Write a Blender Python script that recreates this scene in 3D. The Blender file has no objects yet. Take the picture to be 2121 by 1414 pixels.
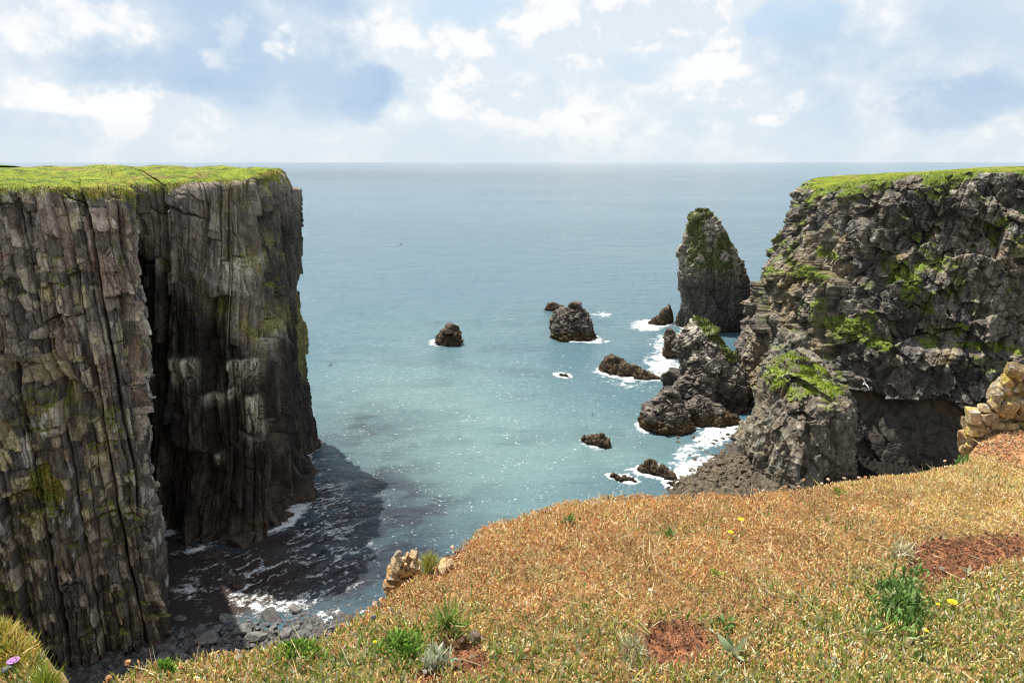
import bpy, math, random
import numpy as np
from mathutils import Vector

random.seed(7)
RNG = np.random.default_rng(11)
SC = bpy.context.scene
COL = SC.collection
R = math.radians

# ------------------------------------------------------------------ camera
CAMZ = 45.0
PITCH = R(14.7)
FPX = 1414.0                      # focal length in photo pixels (24 mm)
cam_d = bpy.data.cameras.new('camera')
cam_d.sensor_width = 36.0
cam_d.lens = 24.0
cam_d.clip_start = 0.05
cam_d.clip_end = 300000.0
cam = bpy.data.objects.new('camera', cam_d)
cam.location = (0, 0, CAMZ)
cam.rotation_euler = (math.pi/2 - PITCH, 0, 0)
COL.objects.link(cam)
SC.camera = cam

# ------------------------------------------------------------------ exposure, sun
SC.view_settings.view_transform = 'Standard'
SC.view_settings.look = 'None'
SC.view_settings.exposure = 0.70
SC.view_settings.gamma = 1.0
SC.view_settings.use_curve_mapping = False
SC.cycles.use_denoising = True
SC.cycles.pixel_filter_type = 'BLACKMAN_HARRIS'; SC.cycles.filter_width = 1.15
SC.cycles.max_bounces = 6
SC.cycles.diffuse_bounces = 3
SC.cycles.glossy_bounces = 3
SC.cycles.transmission_bounces = 3
SC.cycles.sample_clamp_indirect = 6.0
SUN_AZ, SUN_EL = -42.0, 63.0
sv = Vector((math.sin(R(SUN_AZ))*math.cos(R(SUN_EL)), math.cos(R(SUN_AZ))*math.cos(R(SUN_EL)), math.sin(R(SUN_EL))))
sun_d = bpy.data.lights.new('sun', 'SUN')
sun_d.energy = 5.0
sun_d.angle = R(0.53)
sun_d.color = (1.0, 0.94, 0.84)
sun = bpy.data.objects.new('sun', sun_d)
sun.rotation_euler = sv.to_track_quat('Z', 'Y').to_euler()
sun.location = (-60, 60, 120)
COL.objects.link(sun)


# ------------------------------------------------------------------ node helpers
class NT:
    def __init__(self, tree):
        self.t = tree; tree.nodes.clear()
    def n(self, typ, **kw):
        nd = self.t.nodes.new(typ)
        for k, v in kw.items():
            if k.startswith('i_'):
                key = k[2:]
                nd.inputs[int(key) if key.isdigit() else key].default_value = v
            else:
                setattr(nd, k, v)
        return nd
    def l(self, a, b):
        self.t.links.new(a, b)
    def val(self, x, sock):
        if isinstance(x, (int, float)):
            sock.default_value = x
        else:
            self.l(x, sock)
    def m(self, op, a, b=0.0, c=None):
        nd = self.n('ShaderNodeMath', operation=op)
        self.val(a, nd.inputs[0]); self.val(b, nd.inputs[1])
        if c is not None: self.val(c, nd.inputs[2])
        return nd.outputs[0]
    def ss(self, x, a, b, lo=0.0, hi=1.0):
        nd = self.n('ShaderNodeMapRange', interpolation_type='SMOOTHSTEP')
        self.val(x, nd.inputs[0])
        for k, v in zip((1, 2, 3, 4), (a, b, lo, hi)): nd.inputs[k].default_value = v
        return nd.outputs[0]
    def mix(self, f, a, b, blend='MIX'):
        nd = self.n('ShaderNodeMix', data_type='RGBA', blend_type=blend)
        self.val(f, nd.inputs[0])
        for x, s in ((a, nd.inputs[6]), (b, nd.inputs[7])):
            if isinstance(x, tuple): s.default_value = (x[0], x[1], x[2], 1)
            else: self.l(x, s)
        return nd.outputs[2]
    def noise(self, vec, scale, detail=6.0, rough=0.55, dist=0.0):
        nd = self.n('ShaderNodeTexNoise')
        if vec is not None: self.l(vec, nd.inputs['Vector'])
        nd.inputs['Scale'].default_value = scale
        nd.inputs['Detail'].default_value = detail
        nd.inputs['Roughness'].default_value = rough
        nd.inputs['Distortion'].default_value = dist
        return nd.outputs['Fac']
    def xyz(self, x, y, z):
        nd = self.n('ShaderNodeCombineXYZ')
        for v, s in zip((x, y, z), nd.inputs): self.val(v, s)
        return nd.outputs[0]


# ------------------------------------------------------------------ sky: Nishita plus a layer of cumulus
def build_world():
    w = bpy.data.worlds.new('World'); SC.world = w; w.use_nodes = True
    g = NT(w.node_tree)
    out = g.n('ShaderNodeOutputWorld')
    sky = g.n('ShaderNodeTexSky', sky_type='NISHITA', sun_disc=False, sun_elevation=R(SUN_EL), sun_rotation=R(SUN_AZ) % (2*math.pi))
    sky.air_density = 1.0; sky.dust_density = 1.2; sky.ozone_density = 1.0
    bsky = g.n('ShaderNodeBackground', i_Strength=0.09)
    g.l(sky.outputs[0], bsky.inputs[0])
    tc = g.n('ShaderNodeTexCoord')
    sep = g.n('ShaderNodeSeparateXYZ'); g.l(tc.outputs['Generated'], sep.inputs[0])
    az = g.m('ARCTAN2', sep.outputs[0], sep.outputs[1])
    el = g.m('ARCSINE', sep.outputs[2])
    u = g.m('MULTIPLY', az, 1.0); v = g.m('MULTIPLY', el, 1.35)
    P = g.xyz(u, v, 0.37)
    # sky colour field in several cloud layers
    def blob(px, py, rx, ry, soft=None):
        # place of a cloud given as azimuth / elevation
        dx = (px-1060.5)/FPX; dy = (707-py)/FPX
        y_ = math.cos(PITCH)+dy*math.sin(PITCH); z_ = -math.sin(PITCH)+dy*math.cos(PITCH)
        a0 = math.atan2(dx, y_); e0 = math.atan2(z_, math.hypot(dx, y_))
        da = g.m('DIVIDE', g.m('SUBTRACT', az2, a0), rx/FPX)
        de = g.m('DIVIDE', g.m('SUBTRACT', el2, e0), ry/FPX)
        d = g.m('SQRT', g.m('ADD', g.m('MULTIPLY', da, da), g.m('MULTIPLY', de, de)))
        return g.ss(d, *(soft or (1.25, 0.45)))
    warp = g.n('ShaderNodeTexNoise'); g.l(P, warp.inputs['Vector'])
    warp.inputs['Scale'].default_value = 14; warp.inputs['Detail'].default_value = 8; warp.inputs['Roughness'].default_value = 0.6
    ws = g.n('ShaderNodeSeparateColor'); g.l(warp.outputs['Color'], ws.inputs[0])
    az2 = g.m('ADD', az, g.m('MULTIPLY', g.m('SUBTRACT', ws.outputs[0], 0.5), 0.12))
    el2 = g.m('ADD', el, g.m('MULTIPLY', g.m('SUBTRACT', ws.outputs[1], 0.5), 0.07))
    soft = g.noise(P, 3.6, 9, 0.56, 0.25)
    puff = g.noise(P, 7.5, 12, 0.60, 0.2)
    small = g.noise(P, 24, 9, 0.62, 0.3)
    off = g.n('ShaderNodeVectorMath', operation='ADD'); g.l(P, off.inputs[0]); off.inputs[1].default_value = (-0.020, 0.030, 0.0)
    puff_o = g.noise(off.outputs[0], 7.5, 12, 0.60, 0.2)
    relief = g.m('SUBTRACT', puff, puff_o)
    # blue openings and blue-grey shaded cloud bases
    def add(*a):
        r = a[0]
        for b in a[1:]: r = g.m('MAXIMUM', r, b)
        return r
    dark = add(blob(370, 80, 270, 125), g.m('MULTIPLY', blob(650, 90, 120, 140), 0.9), blob(740, 185, 78, 62, (1.2, 0.6)),
               blob(2000, 215, 170, 48), g.m('MULTIPLY', blob(1880, 120, 300, 130), 0.45), g.m('MULTIPLY', blob(100, 250, 130, 50), 0.4))
    blue = add(blob(960, 20, 110, 50), blob(1640, 45, 110, 36), g.m('MULTIPLY', blob(1040, 110, 60, 60), .5), g.m('MULTIPLY', blob(1330, 130, 90, 40), .5))
    white = add(g.m('MULTIPLY', blob(1480, 110, 420, 120), .65), g.m('MULTIPLY', blob(1130, 200, 330, 80), .6), blob(110, 40, 190, 70), blob(490, 105, 32, 60), blob(600, 95, 24, 36), blob(790, 80, 90, 62), blob(950, 75, 52, 44),
                blob(980, 160, 170, 70), g.m('MULTIPLY', blob(1230, 80, 200, 100), .95), blob(1460, 150, 150, 80), blob(1610, 205, 65, 58),
                g.m('MULTIPLY', blob(270, 215, 210, 34), .85))
    D = g.m('ADD', g.m('MULTIPLY', puff, 0.62), g.m('MULTIPLY', soft, 0.38))
    D = g.m('ADD', D, g.m('ADD', g.m('MULTIPLY', white, 0.12), g.m('MULTIPLY', g.m('SUBTRACT', small, 0.5), 0.13)))
    D = g.m('SUBTRACT', D, g.m('ADD', g.m('MULTIPLY', dark, 0.17), g.m('MULTIPLY', blue, 0.14)))
    c = g.mix(g.ss(soft, 0.34, 0.64), (0.67, 0.79, 0.90), (0.79, 0.86, 0.92))
    c = g.mix(g.m('MULTIPLY', blue, 0.7), c, (0.60, 0.77, 0.95))
    c = g.mix(g.m('MULTIPLY', dark, g.ss(puff, 0.25, 0.62, 1.0, 0.66)), c, (0.42, 0.575, 0.785))
    veil = g.ss(D, 0.38, 0.54)
    c = g.mix(g.m('MULTIPLY', veil, 0.62), c, (0.84, 0.905, 0.95))
    crisp = g.ss(D, 0.480, 0.580)
    shade = g.ss(relief, -0.06, 0.05, 0.0, 1.0)
    lit = g.mix(shade, (0.75, 0.83, 0.91), (1.02, 1.02, 1.02))
    c = g.mix(g.m('MULTIPLY', crisp, 0.88), c, lit)
    # milky band of air low over the sea
    c = g.mix(g.ss(el, 0.0, 0.065, 0.70, 0.0), c, (0.72, 0.82, 0.90))
    bcl = g.n('ShaderNodeBackground')
    g.l(g.ss(el, 0.20, 0.55, 0.62, 0.72), bcl.inputs[1])      # unseen sky overhead brightened as fill light for the shaded cliffs
    g.l(c, bcl.inputs[0])
    mx = g.n('ShaderNodeMixShader')
    # the cloud cover breaks up towards the zenith
    cover = g.ss(el, 0.25, 0.8, 0.97, 0.55)
    g.l(cover, mx.inputs[0]); g.l(bsky.outputs[0], mx.inputs[1]); g.l(bcl.outputs[0], mx.inputs[2])
    g.l(mx.outputs[0], out.inputs[0])
build_world()


# ------------------------------------------------------------------ photo pixel -> world helpers (build-time measuring only)
CT, ST = math.cos(PITCH), math.sin(PITCH)
def ray(px, py):
    dx = (px-1060.5)/FPX; dy = (707.0-py)/FPX
    return dx, CT+dy*ST, -ST+dy*CT
def on_z(px, py, z=0.0):
    a, b, c = ray(px, py); t = (z-CAMZ)/c
    return a*t, b*t, z
def at_y(px, py, Y):
    a, b, c = ray(px, py); t = Y/b
    return a*t, Y, CAMZ+c*t
def proj(P):
    x, y, z = P[..., 0], P[..., 1], P[..., 2]-CAMZ
    f = y*CT - z*ST; u = y*ST + z*CT
    f = np.where(np.abs(f) < 1e-3, 1e-3, f)
    return 1060.5+FPX*x/f, 707.0-FPX*u/f


# ------------------------------------------------------------------ numpy noise
def _h(ix, iy, iz, seed):
    h = (ix.astype(np.uint32)*np.uint32(374761393) + iy.astype(np.uint32)*np.uint32(668265263)
         + iz.astype(np.uint32)*np.uint32(1274126177) + np.uint32((seed*974711+12345) & 0xffffffff))
    h = (h ^ (h >> np.uint32(13)))*np.uint32(1274126177)
    h = (h ^ (h >> np.uint32(15)))*np.uint32(2246822519)
    return h ^ (h >> np.uint32(16))
def hash01(ix, iy, iz, seed):
    return (_h(ix, iy, iz, seed) & np.uint32(0xffffff)).astype(np.float32)/np.float32(16777215.0)
def vnoise(P, seed=0):
    I = np.floor(P).astype(np.int64); F = (P-I).astype(np.float32)
    W = F*F*F*(F*(F*6-15)+10)
    o = 0
    for dx in (0, 1):
        wx = W[..., 0] if dx else 1-W[..., 0]
        for dy in (0, 1):
            wy = W[..., 1] if dy else 1-W[..., 1]
            for dz in (0, 1):
                wz = W[..., 2] if dz else 1-W[..., 2]
                o = o + wx*wy*wz*hash01(I[..., 0]+dx, I[..., 1]+dy, I[..., 2]+dz, seed)
    return o*2-1
def fbm(P, octaves=5, seed=0, gain=0.5, ridged=False):
    a, s, o, q = 1.0, 0.0, 0, P
    for k in range(octaves):
        n = vnoise(q, seed+k*17)
        if ridged: n = 1-2*np.abs(n)
        o = o+a*n; s += a; a *= gain
        q = q*2.03+np.array([3.1, 7.7, 1.3])
        q = np.stack([q[..., 0]*.8-q[..., 1]*.6, q[..., 0]*.6+q[..., 1]*.8, q[..., 2]], -1)
    return o/s
def worley(P, seed=0, jit=0.9, cheb=0.0):
    """F1, F2, random id, vector to nearest cell centre"""
    I = np.floor(P).astype(np.int64)
    F1 = np.full(P.shape[:-1], 9.0, np.float32); F2 = F1.copy()
    ID = np.zeros_like(F1); V = np.zeros(P.shape, np.float32)
    for dx in (-1, 0, 1):
        for dy in (-1, 0, 1):
            for dz in (-1, 0, 1):
                cx, cy, cz = I[..., 0]+dx, I[..., 1]+dy, I[..., 2]+dz
                c = np.stack([cx+.5+jit*(hash01(cx, cy, cz, seed)-.5), cy+.5+jit*(hash01(cx, cy, cz, seed+1)-.5),
                              cz+.5+jit*(hash01(cx, cy, cz, seed+2)-.5)], -1)
                D = (P-c).astype(np.float32)
                d = np.sqrt((D*D).sum(-1))
                if cheb: d = d*(1-cheb)+cheb*np.abs(D).max(-1)
                near = d < F1
                F2 = np.where(near, F1, np.minimum(F2, d))
                ID = np.where(near, hash01(cx, cy, cz, seed+3), ID)
                V = np.where(near[..., None], D, V)
                F1 = np.where(near, d, F1)
    return F1, F2, ID, V
def sstep(x, a, b):
    t = np.clip((x-a)/(b-a), 0, 1); return t*t*(3-2*t)
def lerp3(c, col, w):
    return c*(1-w[..., None])+np.asarray(col, np.float32)*w[..., None]


# ------------------------------------------------------------------ object helpers
def tag(o, label=None, cat=None, group=None, kind=None):
    if label: o['label'] = label
    if cat: o['category'] = cat
    if group: o['group'] = group
    if kind: o['kind'] = kind
    return o
def empty(name, loc=(0, 0, 0), rot=(0, 0, 0)):
    o = bpy.data.objects.new(name, None); o.location = loc; o.rotation_euler = rot
    COL.objects.link(o); return o
def mesh_np(name, V, loops, starts, mat, colr=None, parent=None, smooth=True, attrs=None):
    me = bpy.data.meshes.new(name)
    V = np.asarray(V, np.float32).reshape(-1, 3)
    me.vertices.add(len(V)); me.vertices.foreach_set('co', V.ravel())
    me.loops.add(len(loops)); me.loops.foreach_set('vertex_index', np.asarray(loops, np.int32))
    me.polygons.add(len(starts))
    me.polygons.foreach_set('loop_start', np.asarray(starts, np.int32))
    me.polygons.foreach_set('use_smooth', np.full(len(starts), smooth, bool))
    me.update(calc_edges=True)
    if colr is not None:
        a = me.attributes.new('Col', 'FLOAT_COLOR', 'POINT')
        c = np.ones((len(V), 4), np.float32); c[:, :3] = np.asarray(colr, np.float32).reshape(-1, 3)
        a.data.foreach_set('color', c.ravel())
    for k, v in (attrs or {}).items():
        a = me.attributes.new(k, 'FLOAT', 'POINT'); a.data.foreach_set('value', np.asarray(v, np.float32).ravel())
    me.materials.append(mat)
    o = bpy.data.objects.new(name, me); COL.objects.link(o)
    if parent: o.parent = parent
    return o
def grid_loops(nu, nv, closed=False):
    i = np.arange(nu if closed else nu-1); j = np.arange(nv-1)
    a = (i[:, None]*nv+j[None, :]).ravel(); b = ((((i+1) % nu)[:, None])*nv+j[None, :]).ravel()
    return np.stack([a, b, b+1, a+1], -1)
def grid_mesh(name, P, mat, colr=None, parent=None, closed=False, flip=False, attrs=None, smooth=True):
    nu, nv = P.shape[:2]
    q = grid_loops(nu, nv, closed)
    if flip: q = q[:, ::-1]
    return mesh_np(name, P, q.ravel(), np.arange(len(q))*4, mat, colr, parent, smooth, attrs)
def grid_normals(P, closed=False):
    if closed:
        Q = np.concatenate([P[-1:], P, P[:1]], 0); gu = np.gradient(Q, axis=0)[1:-1]
    else: gu = np.gradient(P, axis=0)
    gv = np.gradient(P, axis=1)
    n = np.cross(gu, gv); l = np.linalg.norm(n, axis=-1, keepdims=True)
    return n/np.maximum(l, 1e-9)


# ------------------------------------------------------------------ materials
def base_mat(name, rough=0.85, spec=0.3):
    m = bpy.data.materials.new(name); m.use_nodes = True
    g = NT(m.node_tree)
    out = g.n('ShaderNodeOutputMaterial'); bs = g.n('ShaderNodeBsdfPrincipled')
    bs.inputs['Roughness'].default_value = rough
    bs.inputs['Specular IOR Level'].default_value = spec
    g.l(bs.outputs[0], out.inputs[0])
    return m, g, bs
def rock_mat(name, s=1.0, bump=0.5, bd=0.12, attr=True, colour=(0.2, 0.18, 0.15), stretch=0.45, rough=0.85):
    m, g, bs = base_mat(name, rough, 0.12)
    tc = g.n('ShaderNodeTexCoord')
    mp = g.n('ShaderNodeMapping'); g.l(tc.outputs['Object'], mp.inputs[0]); mp.inputs['Scale'].default_value = (1, 1, stretch)
    n1 = g.noise(mp.outputs[0], 1.3*s, 8, 0.65, 0.4)
    n2 = g.noise(mp.outputs[0], 7.0*s, 8, 0.7)
    n3 = g.noise(tc.outputs['Object'], 22*s, 5, 0.65)
    vor = g.n('ShaderNodeTexVoronoi', feature='DISTANCE_TO_EDGE'); 
    wv = g.n('ShaderNodeVectorMath', operation='ADD'); g.l(mp.outputs[0], wv.inputs[0])
    nz = g.n('ShaderNodeTexNoise'); g.l(mp.outputs[0], nz.inputs['Vector']); nz.inputs['Scale'].default_value = 2.2*s
    sc_ = g.n('ShaderNodeVectorMath', operation='SCALE'); g.l(nz.outputs['Color'], sc_.inputs[0]); sc_.inputs['Scale'].default_value = 0.5/s
    g.l(sc_.outputs[0], wv.inputs[1]); g.l(wv.outputs[0], vor.inputs['Vector']); vor.inputs['Scale'].default_value = 1.5*s
    crack = g.ss(vor.outputs['Distance'], 0.0, 0.05)
    if attr:
        at = g.n('ShaderNodeAttribute', attribute_name='Col'); c = at.outputs['Color']
    else:
        rgb = g.n('ShaderNodeRGB'); rgb.outputs[0].default_value = (*colour, 1); c = rgb.outputs[0]
    k = g.m('MULTIPLY', g.ss(n1, 0.25, 0.75, 0.52, 1.48), g.ss(n2, 0.28, 0.72, 0.52, 1.52))
    k = g.m('MULTIPLY', k, g.ss(n3, 0.3, 0.7, 0.82, 1.18))
    c = g.mix(1.0, c, g.xyz(k, k, k), 'MULTIPLY')
    g.l(c, bs.inputs['Base Color'])
    h = g.m('ADD', g.m('MULTIPLY', n2, 0.55), g.m('ADD', g.m('MULTIPLY', n3, 0.22), g.m('MULTIPLY', crack, 0.16)))
    bp = g.n('ShaderNodeBump', i_Strength=bump, i_Distance=bd/s); g.l(h, bp.inputs['Height']); g.l(bp.outputs[0], bs.inputs['Normal'])
    return m
def leaf_mat(name, rough=0.6, trans=0.25, spec=0.3):
    m, g, bs = base_mat(name, rough, spec)
    at = g.n('ShaderNodeAttribute', attribute_name='Col')
    g.l(at.outputs['Color'], bs.inputs['Base Color'])
    if trans:
        tr = g.n('ShaderNodeBsdfTranslucent'); g.l(at.outputs['Color'], tr.inputs[0])
        mx = g.n('ShaderNodeMixShader', i_0=trans)
        g.l(bs.outputs[0], mx.inputs[1]); g.l(tr.outputs[0], mx.inputs[2])
        out = [n for n in g.t.nodes if n.type == 'OUTPUT_MATERIAL'][0]
        g.l(mx.outputs[0], out.inputs[0])
    return m
def turf_mat(name):
    m, g, bs = base_mat(name, 0.9, 0.15)
    tc = g.n('ShaderNodeTexCoord'); at = g.n('ShaderNodeAttribute', attribute_name='Col')
    n1 = g.noise(tc.outputs['Object'], 0.5, 6, 0.65); n2 = g.noise(tc.outputs['Object'], 4.0, 6, 0.7)
    k = g.m('MULTIPLY', g.ss(n1, .3, .7, .6, 1.35), g.ss(n2, .3, .7, .55, 1.45))
    g.l(g.mix(1.0, at.outputs['Color'], g.xyz(k, k, k), 'MULTIPLY'), bs.inputs['Base Color'])
    bp = g.n('ShaderNodeBump', i_Strength=0.9, i_Distance=0.3); g.l(n2, bp.inputs['Height']); g.l(bp.outputs[0], bs.inputs['Normal'])
    return m
def plain_mat(name, colour, rough=0.7, var=0.25, scale=30):
    m, g, bs = base_mat(name, rough)
    tc = g.n('ShaderNodeTexCoord'); n = g.noise(tc.outputs['Object'], scale, 5, 0.6)
    k = g.ss(n, .25, .75, 1-var, 1+var)
    g.l(g.mix(1.0, colour, g.xyz(k, k, k), 'MULTIPLY'), bs.inputs['Base Color'])
    bp = g.n('ShaderNodeBump', i_Strength=0.3, i_Distance=0.3/scale); g.l(n, bp.inputs['Height']); g.l(bp.outputs[0], bs.inputs['Normal'])
    return m
M_cliff = rock_mat('limestone_cliff', 1.0, 0.7, 0.22)
M_searock = rock_mat('sea_rock', 1.5, 0.8, 0.2, stretch=0.8)
M_boulder = rock_mat('boulder_stone', 1.6, 0.5, 0.1, stretch=1.0)
M_block = rock_mat('outcrop_stone', 10.0, 1.0, 0.3, stretch=1.0)
M_turf = turf_mat('clifftop_turf')
M_leaf = leaf_mat('leaves', 0.55, 0.3)
M_dry = leaf_mat('dry_heads', 0.75, 0.25)


# ------------------------------------------------------------------ scatter: many small copies of a template merged into one mesh
TPL = {}
def _tpl():
    # bud: four sided bipyramid, base at origin, pointing +z, unit height
    TPL['bud'] = (np.array([[0, 0, 0], [.28, 0, .55], [0, .28, .6], [-.28, 0, .5], [0, -.28, .6], [0, 0, 1.0]]),
                  [(0, 2, 1), (0, 3, 2), (0, 4, 3), (0, 1, 4), (5, 1, 2), (5, 2, 3), (5, 3, 4), (5, 4, 1)])
    TPL['blade'] = (np.array([[-.06, 0, 0], [.06, 0, 0], [.05, .10, .5], [-.05, .10, .5], [0, .34, 1.0]]),
                    [(0, 1, 2), (0, 2, 3), (3, 2, 4)])
    TPL['leaf'] = (np.array([[0, 0, 0], [.17, .05, .35], [0, .0, .35], [-.17, .05, .35], [.14, .14, .7], [0, .10, .7], [-.14, .14, .7], [0, .28, 1.0]]),
                   [(0, 1, 2), (0, 2, 3), (2, 1, 4), (2, 4, 5), (3, 2, 5), (3, 5, 6), (5, 4, 7), (6, 5, 7)])
    TPL['tri'] = (np.array([[-.3, 0, 0], [.3, 0, 0], [0, .15, 1.0]]), [(0, 1, 2)])
_tpl()
def scatter_arrays(tpl, pos, size, lean, az, width=1.0, spin=None):
    V, F = TPL[tpl]
    V = V*np.array([width, width, 1.0])
    n = len(pos)
    L = V[None]*size[:, None, None]
    sp = RNG.uniform(0, 2*math.pi, n) if spin is None else spin
    c, s = np.cos(sp)[:, None], np.sin(sp)[:, None]
    x = L[..., 0]*c-L[..., 1]*s; y = L[..., 0]*s+L[..., 1]*c; z = L[..., 2]
    # tilt by lean about horizontal axis towards azimuth az
    cl, sl = np.cos(lean)[:, None], np.sin(lean)[:, None]
    ca, sa = np.cos(az)[:, None], np.sin(az)[:, None]
    rx = x*ca+y*sa; ry = -x*sa+y*ca
    rx2 = rx*cl+z*sl; z2 = -rx*sl+z*cl
    X = rx2*ca-ry*sa; Y = rx2*sa+ry*ca
    W = np.stack([X, Y, z2], -1)+pos[:, None, :]
    F = np.array(F)
    idx = (F[None]+(np.arange(n)*len(V))[:, None, None]).reshape(-1, 3)
    return W.reshape(-1, 3), idx, len(V)
def scatter(name, batches, mat, parent=None, smooth=False):
    Vs, Is, Cs, off = [], [], [], 0
    for tpl, pos, size, lean, az, width, colr in batches:
        W, idx, k = scatter_arrays(tpl, pos, size, lean, az, width)
        Vs.append(W); Is.append(idx+off); Cs.append(np.repeat(colr, k, 0)); off += len(W)
    V = np.concatenate(Vs); I = np.concatenate(Is); C = np.concatenate(Cs)
    return mesh_np(name, V, I.ravel(), np.arange(len(I))*3, mat, C, parent, smooth)
def pick(cols, w, n, jitter=0.25):
    cols = np.array(cols, np.float32); w = np.array(w, float); w /= w.sum()
    c = cols[RNG.choice(len(cols), n, p=w)]
    return np.clip(c*(1+RNG.uniform(-jitter, jitter, (n, 1)))*(1+RNG.uniform(-.08, .08, (n, 3))), 0.005, 0.9).astype(np.float32)
def turf_tufts(name, P, N, mask, n, size, cols, w, parent, outward=0.5):
    """short leaf tufts on the places of a surface where mask says something grows"""
    p = mask.ravel().astype(float); p = p/p.sum()
    k = RNG.choice(len(p), n, p=p)
    pos = P.reshape(-1, 3)[k]+RNG.normal(0, .06, (n, 3))
    nn = N.reshape(-1, 3)[k]
    az = np.arctan2(nn[:, 1], nn[:, 0])+RNG.normal(0, .9, n)
    lean = np.arccos(np.clip(nn[:, 2], -1, 1))*outward+RNG.normal(0, .45, n)
    sz = size*RNG.uniform(.5, 1.5, n)
    return scatter(name, [('tri', pos-nn*0.03, sz, lean, az, 1.2, pick(cols, w, n, .35))], M_leaf, parent)


# ------------------------------------------------------------------ cliffs
def catmull(C, n, weights=None):
    C = np.asarray(C, float); m = len(C)
    seg = np.linalg.norm(C[1:, :2]-C[:-1, :2], axis=1)+.5*np.linalg.norm(C[1:, 2:4]-C[:-1, 2:4], axis=1)+1e-6
    wseg = seg if weights is None else seg*np.asarray(weights)
    cum = np.concatenate([[0], np.cumsum(wseg)])
    s = np.linspace(0, cum[-1], n)
    i = np.clip(np.searchsorted(cum, s, side='right')-1, 0, m-2)
    t = ((s-cum[i])/wseg[i])[:, None]
    p0, p1, p2, p3 = C[np.maximum(i-1, 0)], C[i], C[i+1], C[np.minimum(i+2, m-1)]
    a = 0.5
    return p1+a*t*(p2-p0)+a*t*t*(2*p0-5*p1+4*p2-p3)+a*t**3*(3*p1-p0-3*p2+p3)
def blocks(P, size, seed, amp, tilt=0.5, crev=0.3, cheb=0.6, warp=0.25, cw=0.09):
    """jointed rock: every block is set in or out by a random amount, with open joints between"""
    Q = P/np.asarray(size, float)
    Q = Q+warp*np.stack([vnoise(Q*.9+7.1, seed+50), vnoise(Q*.9+3.3, seed+51), vnoise(Q*.9+9.9, seed+52)], -1)
    f1, f2, ID, V = worley(Q, seed, 0.85, cheb)
    r1 = (ID*7.31) % 1.0; r2 = (ID*17.77) % 1.0; r3 = (ID*41.3) % 1.0
    fac = V[..., 0]*(r1-.5)+V[..., 1]*(r2-.5)+V[..., 2]*(r3-.5)
    d = amp*(ID-.5)+amp*tilt*2*fac-amp*crev*(1-sstep(f2-f1, 0.0, cw))
    return d, ID, f2-f1
def joints(u, z, w, h, seed, amp, tilt=.5, crev=.4, cw=.05, colamp=.7):
    """rectangular joint blocks: upright columns of uneven width, each split at its own heights"""
    zi = np.zeros(u.shape, np.int64)
    f = u/w; c = np.floor(f).astype(np.int64)
    c = np.where(f < c+.7*hash01(c, zi, zi, seed), c-1, c)
    L = c+.7*hash01(c, zi, zi, seed); Rr = c+1+.7*hash01(c+1, zi, zi, seed)
    p = (f-L)/(Rr-L)
    hh = h*(.55+.9*hash01(c, zi+3, zi, seed)); k = z/hh+9*hash01(c, zi+5, zi, seed)+.12*(p-.5)*(hash01(c, zi+8, zi, seed)-.5)
    r = np.floor(k).astype(np.int64)
    r = np.where(k < r+.7*hash01(c, r, zi+1, seed), r-1, r)
    b = r+.7*hash01(c, r, zi+1, seed); t = r+1+.7*hash01(c, r+1, zi+1, seed)
    q = (k-b)/(t-b)
    ID = hash01(c, r, zi+2, seed); r1 = hash01(c, r, zi+4, seed); r2 = hash01(c, r, zi+6, seed)
    ew = np.minimum(p, 1-p)*(Rr-L)*w; eh = np.minimum(q, 1-q)*(t-b)*hh
    e = np.minimum(ew, eh*1.4)
    d = amp*(ID-.5)+amp*colamp*(hash01(c, zi+7, zi, seed)-.5)+amp*tilt*((p-.5)*(r1-.5)*2.2+(q-.5)*(r2-.6)*1.3)
    d = d-amp*crev*(1-sstep(e, 0, cw))-.10*amp*(1-sstep(e, 0, cw*4))
    return d, ID, e
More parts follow.
